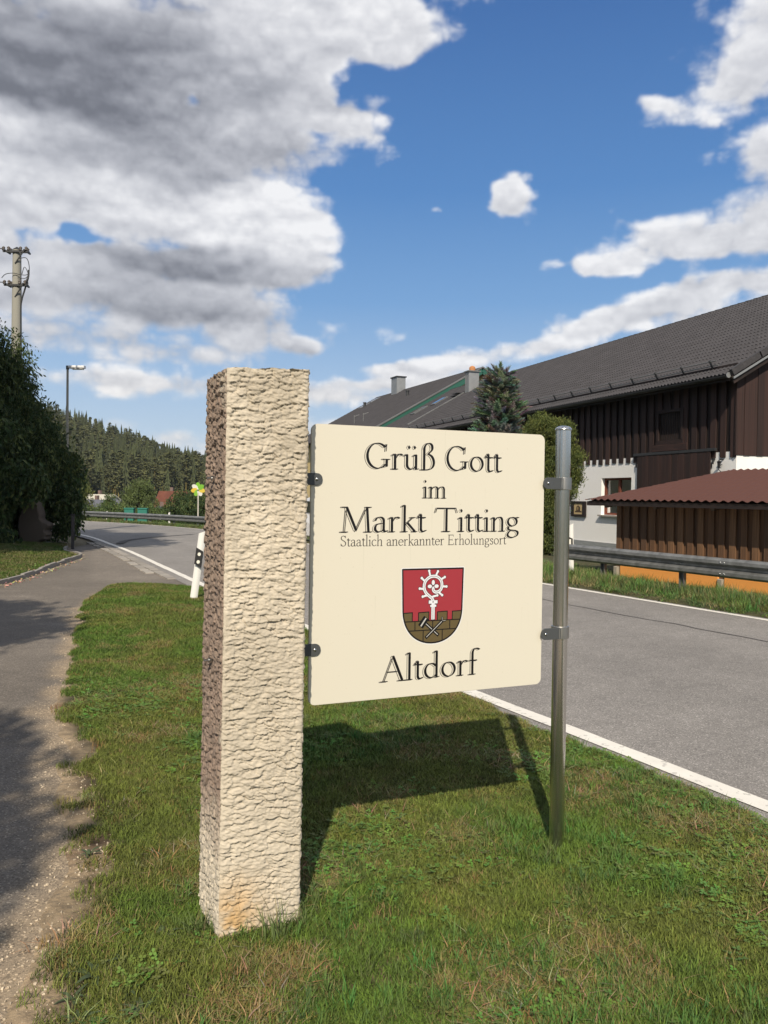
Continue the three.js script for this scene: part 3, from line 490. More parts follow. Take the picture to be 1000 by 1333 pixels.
// ---------------------------------------------------------------- the sign board
const SIGN_W = 1.093, SIGN_H = 1.113;
const signFace = (() => {
  const N = 2048, cv = document.createElement('canvas'); cv.width = cv.height = N; const c = cv.getContext('2d'), X = (m) => (m / SIGN_W) * N, Y = (m) => N - (m / SIGN_H) * N, K = N / SIGN_W;
  c.fillStyle = '#f4e9ca'; c.fillRect(0, 0, N, N);
  { const r = rng(4); for (let i = 0; i < 260; i++) { c.fillStyle = `rgba(120,105,70,${0.03 + 0.07 * r()})`; c.beginPath(); c.ellipse(r() * N, r() * N, 1 + r() * 3, 1 + r() * 5, r() * 3, 0, 6.3); c.fill(); } }
  { const r = rng(14); for (let i = 0; i < 22; i++) { const x = r() * N, y = r() * N * 0.8, l = 60 + r() * 420, g = c.createLinearGradient(0, y, 0, y + l); g.addColorStop(0, 'rgba(110,98,70,0.05)'); g.addColorStop(1, 'rgba(110,98,70,0)'); c.fillStyle = g; c.fillRect(x, y, 2 + r() * 7, l); } }
  const big = { nib: 5.6, thin: 1.5, ink: '#0c0908', open: true };
  writing(c, 'Grüß Gott', X(0.230), X(0.872), Y(0.942), 0.106 * K, big);
  writing(c, 'im', X(0.489), X(0.604), Y(0.8255), 0.080 * K, big);
  writing(c, 'Markt Titting', X(0.126), X(0.968), Y(0.685), 0.102 * K, big);
  writing(c, 'Staatlich anerkannter Erholungsort', X(0.126), X(0.900), Y(0.6285), 0.043 * K, { nib: 4.4, thin: 1.9, ink: '#28221d', open: false });
  writing(c, 'Altdorf', X(0.312), X(0.768), Y(0.0695), 0.105 * K, big);
  // coat of arms: silver crozier on red above a battlemented wall with crossed hammer and iron
  const sx = 0.403, sw = 0.285, sy = 0.529, sh = 0.311, U = (u) => X(sx + u * sw), V = (v) => Y(sy - v * sh), q = K * sw;
  const outline = () => { c.beginPath(); c.moveTo(U(0), V(0)); c.lineTo(U(1), V(0)); c.lineTo(U(0.985), V(0.56)); c.bezierCurveTo(U(0.97), V(0.86), U(0.74), V(1), U(0.5), V(1)); c.bezierCurveTo(U(0.26), V(1), U(0.03), V(0.86), U(0.015), V(0.56)); c.closePath(); };
  outline(); c.strokeStyle = '#fbf6e6'; c.lineWidth = q * 0.05; c.lineJoin = 'round'; c.stroke(); c.fillStyle = '#b23a3f'; c.fill();
  c.save(); outline(); c.clip();
  c.fillStyle = '#6d5c36'; c.strokeStyle = '#15100d'; c.lineWidth = q * 0.014;
  c.beginPath(); c.moveTo(U(-0.1), V(1.1)); c.lineTo(U(-0.1), V(0.575)); for (const [a, b] of [[-0.1, 0.165], [0.265, 0.435], [0.575, 0.74], [0.825, 1.1]]) { c.lineTo(U(a), V(0.70)); c.lineTo(U(a), V(0.585)); c.lineTo(U(b), V(0.58)); c.lineTo(U(b), V(0.70)); } c.lineTo(U(1.1), V(1.1)); c.closePath(); c.fill(); c.stroke();
  const ln = (...p) => { c.beginPath(); c.moveTo(U(p[0]), V(p[1])); for (let i = 2; i < p.length; i += 2) c.lineTo(U(p[i]), V(p[i + 1])); c.stroke(); };
  ln(0, 0.70, 1, 0.70); ln(0, 0.825, 1, 0.825); ln(0.21, 0.70, 0.21, 0.825); ln(0.5, 0.70, 0.5, 0.825); ln(0.785, 0.70, 0.785, 0.825); ln(0.345, 0.825, 0.345, 1); ln(0.66, 0.825, 0.66, 1);
  // crozier
  const crook = (w, col) => {
    c.strokeStyle = col; c.fillStyle = col; c.lineWidth = w; c.lineCap = 'round'; c.lineJoin = 'round';
    c.beginPath(); c.moveTo(U(0.50), V(0.43)); c.bezierCurveTo(U(0.49), V(0.37), U(0.36), V(0.36), U(0.35), V(0.24)); c.bezierCurveTo(U(0.35), V(0.06), U(0.65), V(0.05), U(0.645), V(0.23)); c.bezierCurveTo(U(0.64), V(0.33), U(0.50), V(0.34), U(0.50), V(0.27)); c.stroke();
  };
  const crockets = (col, g) => { c.fillStyle = col; for (const [u, v, du, dv] of [[0.42, 0.35, -0.09, 0.02], [0.36, 0.27, -0.08, -0.01], [0.37, 0.17, -0.06, -0.05], [0.45, 0.10, -0.02, -0.075], [0.54, 0.095, 0.035, -0.06], [0.62, 0.15, 0.07, -0.035], [0.64, 0.24, 0.08, 0.005], [0.58, 0.31, 0.07, 0.05], [0.47, 0.38, 0.10, -0.02]]) { c.beginPath(); c.ellipse(U(u + du * 0.5), V(v + dv * 0.5), q * (Math.hypot(du, dv) * 0.62 + g), q * (0.016 + g), Math.atan2(dv * sh, du * sw), 0, 6.3); c.fill(); c.beginPath(); c.arc(U(u + du), V(v + dv), q * (0.02 + g), 0, 6.3); c.fill(); } };
  const flower = (col, g) => { c.fillStyle = col; for (const [u, v, a, b] of [[0.5, 0.185, 0.026, 0.038], [0.445, 0.235, 0.036, 0.027], [0.555, 0.235, 0.036, 0.027], [0.5, 0.27, 0.02, 0.035]]) { c.beginPath(); c.ellipse(U(u), V(v), q * (a + g), q * (b + g), 0, 0, 6.3); c.fill(); } };
  const staff = (col, g) => { c.fillStyle = col; for (const [u0, v0, u1, v1] of [[0.475, 0.45, 0.53, 0.685], [0.43, 0.425, 0.575, 0.47], [0.455, 0.485, 0.555, 0.515]]) c.fillRect(U(u0) - g * q, V(v0) - g * q, U(u1) - U(u0) + 2 * g * q, V(v1) - V(v0) + 2 * g * q); };
  crockets('#2a1512', 0.007); crook(q * 0.062, '#2a1512'); flower('#2a1512', 0.007); staff('#2a1512', 0.007);
  crockets('#fbf8ee', 0); crook(q * 0.046, '#fbf8ee'); flower('#fbf8ee', 0); staff('#fbf8ee', 0); crook(q * 0.006, '#6a6158');
  c.fillStyle = '#6a6158'; c.fillRect(U(0.498), V(0.52), q * 0.008, V(0.68) - V(0.52)); c.beginPath(); c.arc(U(0.502), V(0.447), q * 0.011, 0, 6.3); c.fill();
  // hammer and iron
  const tool = (a, b, d, e, w) => { c.lineCap = 'butt'; c.strokeStyle = '#0f0d0c'; c.lineWidth = q * w; ln(a, b, d, e); c.strokeStyle = '#d8d2c0'; c.lineWidth = q * w * 0.22; ln(mix(a, d, 0.05), mix(b, e, 0.05), mix(a, d, 0.95), mix(b, e, 0.95)); };
  tool(0.34, 0.70, 0.60, 0.905, 0.05); tool(0.385, 0.93, 0.665, 0.705, 0.05); tool(0.395, 0.655, 0.30, 0.775, 0.095); tool(0.66, 0.71, 0.655, 0.655, 0.03); tool(0.66, 0.71, 0.72, 0.705, 0.03);
  c.restore(); outline(); c.strokeStyle = '#120d0c'; c.lineWidth = q * 0.022; c.stroke();
  const t = new THREE.CanvasTexture(cv); t.colorSpace = THREE.SRGBColorSpace; t.anisotropy = 8; return t;
})();
const SIGN_A = Math.atan2(0.44, 1.0), SIGN_O = [-0.2885, 0.766, -3.25];
{
  M.signPaint = std({ color: lin(0.62, 0.58, 0.48), roughness: 0.42 });
  M.signPrint = std({ map: signFace, color: lin(0.745, 0.79, 0.91), roughness: 0.42 });
  const s = thing('welcome_sign', 'square cream welcome sign board with dark lettering and a red coat of arms', 'sign', SIGN_O, SIGN_A);
  const pan = part(s, 'board', new THREE.ExtrudeGeometry(roundedShape(SIGN_W, SIGN_H, 0.028), { depth: 0.008, bevelEnabled: false, curveSegments: 8 }).translate(0, 0, -0.0095), M.signPaint);
  const fg = new THREE.ShapeGeometry(roundedShape(SIGN_W - 0.002, SIGN_H - 0.002, 0.027, 0.001, 0.001), 8), uv = fg.attributes.uv, p = fg.attributes.position;
  for (let i = 0; i < uv.count; i++) uv.setXY(i, p.getX(i) / SIGN_W, p.getY(i) / SIGN_H);
  const pf = part(s, 'printed_face', fg, M.signPrint, [0, 0, 0]); pf.userData.label = 'cream face lettered Grüß Gott im Markt Titting, Staatlich anerkannter Erholungsort, Altdorf';
  const tabShape = (x0, x1, y, h, right) => { const q = new THREE.Shape(), r = h / 2; if (right) { q.moveTo(x0, y - r); q.lineTo(x1 - r, y - r); q.absarc(x1 - r, y, r, -Math.PI / 2, Math.PI / 2); q.lineTo(x0, y + r); } else { q.moveTo(x1, y + r); q.lineTo(x0 + r, y + r); q.absarc(x0 + r, y, r, Math.PI / 2, 1.5 * Math.PI); q.lineTo(x1, y - r); } q.closePath(); return new THREE.ExtrudeGeometry(q, { depth: 0.004, bevelEnabled: true, bevelSize: 0.0008, bevelThickness: 0.0008, bevelSegments: 2, curveSegments: 10 }); };
  const screw = (parent, x, y, z) => { const k = part(parent, 'screw', new THREE.SphereGeometry(0.0065, 12, 6, 0, 6.3, 0, 1.3).rotateX(Math.PI / 2).scale(1, 1, 0.6), M.screw, [x, y, z]); part(k, 'slot', box(0.006, 0.0012, 0.001), M.black, [0, 0, 0.0042]); return k; };
  for (const y of [0.895, 0.222]) {
    const t = part(s, 'bracket', merge([tabShape(-0.055, 0.046, y, 0.046, true), box(0.004, 0.046, 0.06, -0.052, y, -0.02)]), M.tab, [0, 0, 0.002]);
    screw(t, 0.022, y, 0.006);
  }
  // the stainless post with its clamps
  const post = thing('steel_post', 'round stainless steel post holding the right edge of the sign board', 'post', [0.808, 0, -3.755], SIGN_A);
  const R = 0.0335, TOP = 1.905;
  part(post, 'tube', new THREE.CylinderGeometry(R, R, TOP + 0.1, 64, 1, true).translate(0, (TOP - 0.1) / 2, 0), M.steel);
  part(post, 'cap', new THREE.LatheGeometry([[0, 0.021], [0.012, 0.0205], [0.024, 0.018], [0.032, 0.0135], [0.0365, 0.008], [0.038, 0.004], [0.038, 0.0], [0.0355, -0.001], [0.034, -0.001]].map(([x, y]) => P2(x, y)), 48), M.screw, [0, TOP, 0]);
  for (const y of [0.895 + 0.766 + 0.003, 0.222 + 0.766 + 0.003]) {
    const b = part(post, 'clamp', new THREE.LatheGeometry([[R + 0.0004, -0.027], [R + 0.006, -0.027], [R + 0.0068, -0.0255], [R + 0.0068, 0.0255], [R + 0.006, 0.027], [R + 0.0004, 0.027]].map(([x, v]) => P2(x, v)), 48), M.steelBand, [0, y, 0]);
    const tb = part(b, 'clamp_tab', tabShape(-0.128, -0.024, 0, 0.05, false), M.tab, [0, 0, 0.0335]);
    screw(b, -0.104, 0, 0.040);
    part(b, 'weld', new THREE.CylinderGeometry(0.003, 0.003, 0.046, 6), M.steelBand, [-0.030, 0, 0.037]);
  }
}

// ---------------------------------------------------------------- roof tiles: double roll, 30 cm wide
const tileGeo = (() => {
  const n = 10, w = 0.302, L = 0.385, lip = 0.03, p = [], uv = [], idx = [];
  const hgt = (u) => 0.024 * Math.cos(u * 4 * Math.PI) + 0.008;
  for (const [z, up] of [[L, -0.010], [0, 0.012], [0, 0.012 - lip]]) for (let i = 0; i <= n; i++) { const u = i / n; p.push((u - 0.5) * w, hgt(u) + up, z); uv.push(u * 0.5, z + (up < 0.004 && z === 0 ? 0.02 : 0)); }
  const q = (r0, r1) => { for (let i = 0; i < n; i++) { const a = r0 * (n + 1) + i, b = a + 1, c = r1 * (n + 1) + i, d = c + 1; idx.push(a, c, b, b, c, d); } };
  q(0, 1); q(1, 2);
  let g = new THREE.BufferGeometry(); g.setAttribute('position', new THREE.Float32BufferAttribute(p, 3)); g.setAttribute('uv', new THREE.Float32BufferAttribute(uv, 2)); g.setIndex(idx); g = g.toNonIndexed(); g.computeVertexNormals(); return g;
})();
function tileRoof(parent, x0, y0, slope, z0, z1, length, rows, dir, seed, singles) {   // eave at (x0,y0), rising towards +x (dir 1) or -x (dir -1)
  const cs = Math.cos(slope), sn = Math.sin(slope), A = new THREE.Vector3(0, 0, -dir), N = new THREE.Vector3(-sn * dir, cs, 0), U = new THREE.Vector3(cs * dir, sn, 0), r = rng(seed), all = [];
  const cols = Math.floor((z0 - z1) / 0.3);
  parent.updateMatrixWorld(true);
  for (let k = 0; k < rows; k++) for (let c = 0; c < cols; c++) {
    const m = new THREE.Matrix4().makeBasis(A, N, U), t = k * (length / rows) - 0.03;
    m.setPosition(x0 + U.x * t + N.x * (0.05 + 0.003 * (r() - 0.5)), y0 + U.y * t + N.y * (0.05 + 0.004 * r()), z0 - 0.15 - c * 0.3 + 0.004 * (r() - 0.5));
    const w = new THREE.Vector3().setFromMatrixPosition(m).applyMatrix4(parent.matrixWorld); all.push({ m, d: w.length(), seen: w.x / -w.z < 0.475, s: r() });
  }
  all.sort((a, b) => (b.seen - a.seen) || a.d - b.d);
  all.slice(0, singles).forEach((t) => { const o = part(parent, 'roof_tile', tileGeo, M.tile[(t.s * 3) | 0]); o.matrixAutoUpdate = true; t.m.decompose(o.position, o.quaternion, o.scale); });
  const rest = all.slice(singles), im = new THREE.InstancedMesh(tileGeo, M.tile[1], rest.length); im.name = 'roof_tiles'; im.userData.kind = 'stuff';
  const col = new THREE.Color(); rest.forEach((t, i) => { im.setMatrixAt(i, t.m); const k = 0.86 + 0.28 * t.s; im.setColorAt(i, col.setRGB(k, k, k)); });
  parent.add(im);
}

// ---------------------------------------------------------------- the barn
{
  const barn = thing('barn', 'long barn with dark brown board cladding above white walls and a black tiled roof', 'barn', [9.33, 0, -22], 18.5 * RAD);
  const LEN = 34.6, WID = 13.1, r = rng(90), TAN = Math.tan(30 * RAD), EX = -0.42, EY = 4.87, RX = 6.55, RY = EY + (RX - EX) * TAN, VZ = 0.26;
  // plastered ground floor with a real window opening; the wall steps back past the yard corner
  const wb = (x, y0, y1, t0, t1, d = 0.36) => box(d, y1 - y0, t1 - t0, x + d / 2, (y0 + y1) / 2, -(t0 + t1) / 2);
  part(barn, 'plaster_wall', merge([wb(0, -0.3, 2.9, 0, 4.62), wb(0, -0.3, 1.05, 4.62, 6.30), wb(0, 2.28, 2.9, 4.62, 6.30), wb(0, -0.3, 2.9, 6.30, 8.3), wb(0.6, -0.3, 2.9, 7.94, LEN, 0.3), box(WID - 0.36, 3.2, 0.36, 0.36 + (WID - 0.36) / 2, 1.3, -0.18), box(0.36, 3.2, LEN, WID - 0.18, 1.3, -LEN / 2), box(WID, 3.2, 0.3, WID / 2, 1.3, -LEN + 0.1)]), M.plaster);
  for (const x of [0.18, WID - 0.2]) part(barn, 'inner_wall', box(0.2, 2.3, LEN - 0.6, x, 3.98, -LEN / 2), M.oldWood);
  { const gs = new THREE.Shape(); gs.moveTo(0.12, 2.85); gs.lineTo(WID - 0.12, 2.85); gs.lineTo(WID - 0.12, 4.95); gs.lineTo(RX, RY - 0.25); gs.lineTo(0.12, 4.95); gs.closePath(); const gg = new THREE.ExtrudeGeometry(gs, { depth: 0.1, bevelEnabled: false }); for (const z of [-0.16, -LEN + 0.1]) part(barn, 'gable_backing', gg, M.oldWood, [0, 0, z]); }
  part(barn, 'plinth', merge([wb(-0.05, -0.3, 0.12, 4.6, 8.34, 0.05)]), std({ color: lin(0.27, 0.285, 0.29), roughness: 0.8, bumpMap: soilBump, bumpScale: 0.01 }));
  // window: deep reveal, brown frame, two casements of dark glass
  {
    const w = new THREE.Group(); w.name = 'window'; w.position.set(0.16, 1.665, -5.46); barn.add(w);
    M.frameBrown = wood(0.42, 0.22, 0.15, 95);
    const t2 = 0.84, hy = 0.615;
    for (const [y, z, h, l] of [[hy - 0.035, 0, 0.07, 2 * t2], [-hy + 0.035, 0, 0.07, 2 * t2], [0, t2 - 0.04, 2 * hy - 0.14, 0.08], [0, -t2 + 0.04, 2 * hy - 0.14, 0.08], [0, 0, 2 * hy - 0.14, 0.09]]) part(w, 'frame', box(0.07, h, l), M.frameBrown, [0, y, z]);
    for (const s of [-1, 1]) part(w, 'pane', box(0.012, 2 * hy - 0.15, t2 - 0.1), M.pane, [0.015, 0, s * (t2 - 0.02) / 2]);
    part(w, 'sill', bevelBox(0.26, 0.05, 2 * t2 + 0.12, 0.01), std({ color: lin(0.33, 0.30, 0.27), roughness: 0.8 }), [-0.14, -hy - 0.026, 0]);
    part(w, 'curtain', box(0.01, 1.0, 0.34, 0, 0, 0), M.white, [0.12, 0, t2 - 0.24]);
    part(w, 'room_box', merge([box(0.05, 2.6, 4.4, 3.2, 0.1, 0), box(3.0, 0.05, 4.4, 1.7, -1.25, 0), box(3.0, 0.05, 4.4, 1.7, 1.35, 0), box(3.0, 2.6, 0.05, 1.7, 0.05, 2.2), box(3.0, 2.6, 0.05, 1.7, 0.05, -2.2)]), M.plaster);
  }
  // upright cladding in two layers: inner boards, outer boards a little longer
  const hatch = { t0: 2.17, t1: 3.30, y0: 3.30, y1: 4.22 };
  const boards = (name, x, w, pitch, first, y0, th, mats, jit) => {
    for (let t = first, k = 0; t < LEN - 0.1; t += pitch, k++) {
      const m = mats[(r() * mats.length) | 0], lo = y0 - r() * jit, hi = 5.05 + 0.0 * x, seg = t > hatch.t0 - 0.06 && t < hatch.t1 + 0.06 ? [[lo, hatch.y0 - 0.06], [hatch.y1 + 0.05, hi]] : [[lo, hi]];
      for (const [a, b] of seg) { const o = part(barn, name, UNIT, m, [x - th / 2 + 0.004 * (r() - 0.5), (a + b) / 2, -t]); o.scale.set(th, b - a, w * (0.94 + 0.08 * r())); o.rotation.x = 0.004 * (r() - 0.5); }
    }
  };
  boards('inner_board', 0.082 - 0.03, 0.235, 0.39, 0.30, 2.79, 0.026, M.cladIn, 0.02);
  boards('cladding_board', 0.0, 0.215, 0.39, 0.105, 2.76, 0.03, M.clad, 0.03);
  for (let s = 0.10, k = 0; s < WID; s += 0.215, k++) {      // gable boards up to the roof slope
    const y1 = (s < RX ? EY + (s - EX) * TAN : RY - (s - RX) * TAN) - 0.10, y0 = 2.80 - 0.02 * r(), o = part(barn, 'gable_board', UNIT, M.clad[(r() * 3) | 0], [s, (y0 + y1) / 2, 0.012 + 0.012 * (k % 2)]); o.scale.set(0.208, y1 - y0, 0.026);
  }
  part(barn, 'corner_board', box(0.05, 2.25, 0.05), M.clad[0], [-0.045, 3.92, 0.03]);
  part(barn, 'eave_board', box(0.03, 0.2, LEN, -0.02, 2.72 + 2.42, -LEN / 2), M.cladIn[0]);
  // hay hatch with slats
  {
    const h = new THREE.Group(); h.name = 'hatch'; h.position.set(0.0, (hatch.y0 + hatch.y1) / 2, -(hatch.t0 + hatch.t1) / 2); barn.add(h);
    const hw = hatch.t1 - hatch.t0, hh = hatch.y1 - hatch.y0;
    for (const [y, z, a, b] of [[hh / 2, 0, 0.09, hw + 0.12], [-hh / 2, 0, 0.11, hw + 0.12], [0, hw / 2, hh, 0.09], [0, -hw / 2, hh, 0.09]]) part(h, 'hatch_frame', box(0.06, a, b, -0.02, y, z), M.clad[1]);
    for (let k = -6; k <= 6; k++) part(h, 'slat', box(0.02, hh - 0.1, 0.045), M.cladIn[k & 1], [0.03, 0, k * 0.08]);
    part(h, 'plank', bevelBox(0.03, 0.20, hw + 0.45, 0.004), M.clad[2], [-0.035, -hh / 2 - 0.16, 0]);
  }
  // sliding door of two leaves
  for (const [t0, t1] of [[0.9, 2.54], [2.56, 4.22]]) {
    const d = new THREE.Group(); d.name = 'sliding_door'; d.position.set(-0.07, 0, -(t0 + t1) / 2); barn.add(d);
    const n = 12, w = (t1 - t0) / n; for (let k = 0; k < n; k++) { const o = part(d, 'door_board', UNIT, M.clad[(r() * 3) | 0], [0.004 * (r() - 0.5) - 0.006 * (k % 2), 1.5, (k - (n - 1) / 2) * w]); o.scale.set(0.035, 2.86, w - 0.006); }
    for (const y of [0.5, 2.55]) part(d, 'rail', box(0.03, 0.12, t1 - t0 - 0.02, 0.036, y, 0), M.cladIn[0]);
    part(d, 'door_handle', box(0.03, 0.22, 0.03, -0.04, 1.1, (t0 < 2 ? -1 : 1) * 0.6), M.black);
  }
  part(barn, 'door_track', box(0.07, 0.08, 3.7, -0.07, 2.98, -2.55), M.gutter);
  for (const z of [-0.82, -4.30]) part(barn, 'door_latch', merge([box(0.06, 0.05, 0.06, -0.04, 2.72, z), box(0.03, 0.12, 0.03, -0.06, 2.64, z)]), M.black);
  part(barn, 'wall_lantern', merge([box(0.1, 0.04, 0.04, -0.05, 2.70, -0.50), cyl(0.05, 0.03, 0.16, 6, -0.13, 2.54, -0.50), cyl(0.0, 0.075, 0.06, 6, -0.13, 2.65, -0.50), tube([[-0.02, 2.34, -0.5], [-0.10, 2.40, -0.52], [-0.06, 2.50, -0.62], [-0.03, 2.56, -0.5]], 0.012, 14, 5)]), M.black);
  // roof: boarding, tiles, ridge, verge, gutter, snow guard
  const slab = (xa, ya, xb, yb, th, z0, z1) => { const L = Math.hypot(xb - xa, yb - ya), g = box(L, th, z0 - z1); g.rotateZ(Math.atan2(yb - ya, xb - xa)); return g.translate((xa + xb) / 2, (ya + yb) / 2, (z0 + z1) / 2); };
  part(barn, 'roof_deck', merge([slab(EX, EY - 0.03, RX, RY - 0.03, 0.08, VZ - 0.02, -LEN), slab(2 * RX - EX, EY - 0.03, RX, RY - 0.03, 0.08, VZ - 0.02, -LEN)]), M.cladIn[1]);
  part(barn, 'far_roof_slope', slab(2 * RX - EX, EY + 0.05, RX + 0.05, RY + 0.03, 0.04, VZ, -LEN), M.tile[1]);
  tileRoof(barn, EX, EY, 30 * RAD, VZ - 0.12, -LEN, Math.hypot(RX - EX, RY - EY), 24, 1, 17, 300);
  for (let z = VZ - 0.2; z > -LEN; z -= 0.40) part(barn, 'ridge_tile', new THREE.CylinderGeometry(0.13, 0.145, 0.44, 10, 1, true, -Math.PI / 2, Math.PI).rotateX(Math.PI / 2), M.tile[1], [RX, RY + 0.03 + 0.004 * r(), z], [0.03, 0, 0]);
  { const g = box(0.385, 0.17, 0.10), L = Math.hypot(RX - EX, RY - EY); for (let k = 0; k < 24; k++) { const t = (k + 0.45) * (L / 24); part(barn, 'verge_tile', g, M.tile[k % 2], [EX + t * Math.cos(30 * RAD), EY + t * 0.5 + 0.075, VZ + 0.02], [0, 0, 30 * RAD + 0.03]); } }
  part(barn, 'verge_flashing', slab(EX - 0.02, EY - 0.10, RX, RY - 0.10, 0.05, VZ + 0.09, VZ + 0.06), M.zinc);
  part(barn, 'barge_board', slab(EX, EY - 0.15, RX, RY - 0.15, 0.2, VZ + 0.03, VZ - 0.01), M.cladIn[0]);
  { const s = []; for (let k = 0; k <= 10; k++) { const a = Math.PI + (k / 10) * Math.PI; s.push([0.075 * Math.cos(a), 0.075 * Math.sin(a)]); } for (let k = 10; k >= 0; k--) { const a = Math.PI + (k / 10) * Math.PI; s.push([0.069 * Math.cos(a), 0.069 * Math.sin(a)]); } const sh = new THREE.Shape(s.map(([x, y]) => P2(x, y))); part(barn, 'gutter', new THREE.ExtrudeGeometry(sh, { depth: LEN - 0.02, bevelEnabled: false }).translate(EX - 0.07, EY - 0.01, -LEN + 0.18), M.gutter); part(barn, 'gutter_end', cyl(0.075, 0.075, 0.01, 14).rotateX(Math.PI / 2), M.zinc, [EX - 0.07, EY - 0.012, 0.21]); }
  part(barn, 'fascia', box(0.03, 0.17, LEN, EX + 0.015, EY - 0.06, -LEN / 2 + 0.2), M.cladIn[0]);
  {
    const sg = new THREE.Group(); sg.name = 'snow_guard'; barn.add(sg);
    const at = (t, n) => [EX + t * 0.866 - n * 0.5, EY + t * 0.5 + n * 0.866];
    for (const n of [0.17, 0.30]) { const [x, y] = at(0.52, n); part(sg, 'pipe', cyl(0.016, 0.016, 33.4, 8).rotateX(Math.PI / 2), M.galv, [x, y, -17.4]); }
    for (let z = -0.95; z > -LEN + 1; z -= 1.2) { const [x0, y0] = at(0.52, 0.06), [x1, y1] = at(0.52, 0.34), [x2, y2] = at(0.86, 0.09); part(sg, 'guard_bracket', merge([beam([x0, y0, z], [x1, y1, z], 0.03, 0.05), beam([x0, y0, z], [x2, y2, z], 0.03, 0.012)]), M.gutter); }
  }
  // chimney in sheet metal with a clay pot, the light flashing of the party wall, roof windows
  {
    const c = part(barn, 'chimney', bevelBox(0.66, 2.6, 0.56, 0.015), M.zinc, [4.85, 7.75, -27.6]);
    part(c, 'chimney_cap', box(0.82, 0.07, 0.72), M.galv, [0, 1.32, 0]); part(c, 'chimney_pot', new THREE.LatheGeometry([[0.17, 0], [0.19, 0.03], [0.19, 0.2], [0.15, 0.27], [0.05, 0.32], [0, 0.33]].map(([x, y]) => P2(x, y)), 14), std({ color: lin(0.45, 0.20, 0.08), roughness: 0.9 }), [0, 1.35, 0]);
    for (const z of [-0.2, 0, 0.2]) part(c, 'seam', box(0.02, 2.5, 0.02), M.galv, [-0.365, -0.02, z]);
    part(barn, 'roof_flashing', slab(1.0, EY + 1.42 * TAN + 0.12, 4.6, EY + 5.02 * TAN + 0.12, 0.05, -28.2, -28.36), M.galv);
    for (const [x, z] of [[3.3, -32.4], [4.2, -31.2]]) { const k = part(barn, 'roof_window', slab(x - 0.45, EY + (x - 0.45 - EX) * TAN + 0.13, x + 0.45, EY + (x + 0.45 - EX) * TAN + 0.13, 0.06, z + 0.4, z - 0.4), M.galv); part(k, 'pane', slab(x - 0.36, EY + (x - 0.36 - EX) * TAN + 0.17, x + 0.36, EY + (x + 0.36 - EX) * TAN + 0.17, 0.02, z + 0.32, z - 0.32), M.glassDark); }
    part(barn, 'roof_step', merge([box(0.3, 0.04, 0.8, 4.3, 7.75, -28.9), box(0.3, 0.04, 0.8, 4.6, 7.95, -29.3)]), M.gutter);
  }
}
// framed picture on the barn wall
{
  const p = thing('framed_picture', 'small dark framed picture on the white barn wall beside the window', 'picture', [9.33 - 0.317 * 7.65 - 0.04 * 0.948, 1.22, -22 - 0.948 * 7.65 + 0.04 * 0.317], 18.5 * RAD);
  const W = 0.92, H = 0.46; for (const [y, z, h, l] of [[H / 2, 0, 0.08, W], [-H / 2, 0, 0.08, W], [0, W / 2 - 0.09, H - 0.06, 0.18], [0, -W / 2 + 0.09, H - 0.06, 0.18]]) part(p, 'frame', box(0.06, h, l, 0, y, z), M.cladIn[0]);
  const cv = document.createElement('canvas'); cv.width = 128; cv.height = 96; const c = cv.getContext('2d'); c.fillStyle = '#b9a377'; c.fillRect(0, 0, 128, 96); c.fillStyle = '#4a3a28'; c.beginPath(); c.ellipse(60, 48, 28, 30, 0.3, 0, 6.3); c.fill(); c.fillRect(16, 66, 96, 14); c.fillStyle = '#8d7850'; c.beginPath(); c.ellipse(54, 44, 12, 16, 0.2, 0, 6.3); c.fill(); c.fillStyle = '#2f261c'; c.fillRect(78, 30, 12, 38);
  const t = new THREE.CanvasTexture(cv); t.colorSpace = THREE.SRGBColorSpace;
  part(p, 'picture', new THREE.PlaneGeometry(W - 0.34, H - 0.08).rotateY(-Math.PI / 2), std({ map: t }), [-0.01, 0, 0]); part(p, 'back', box(0.02, H, W, 0.012, 0, 0), M.cladIn[0]);
}
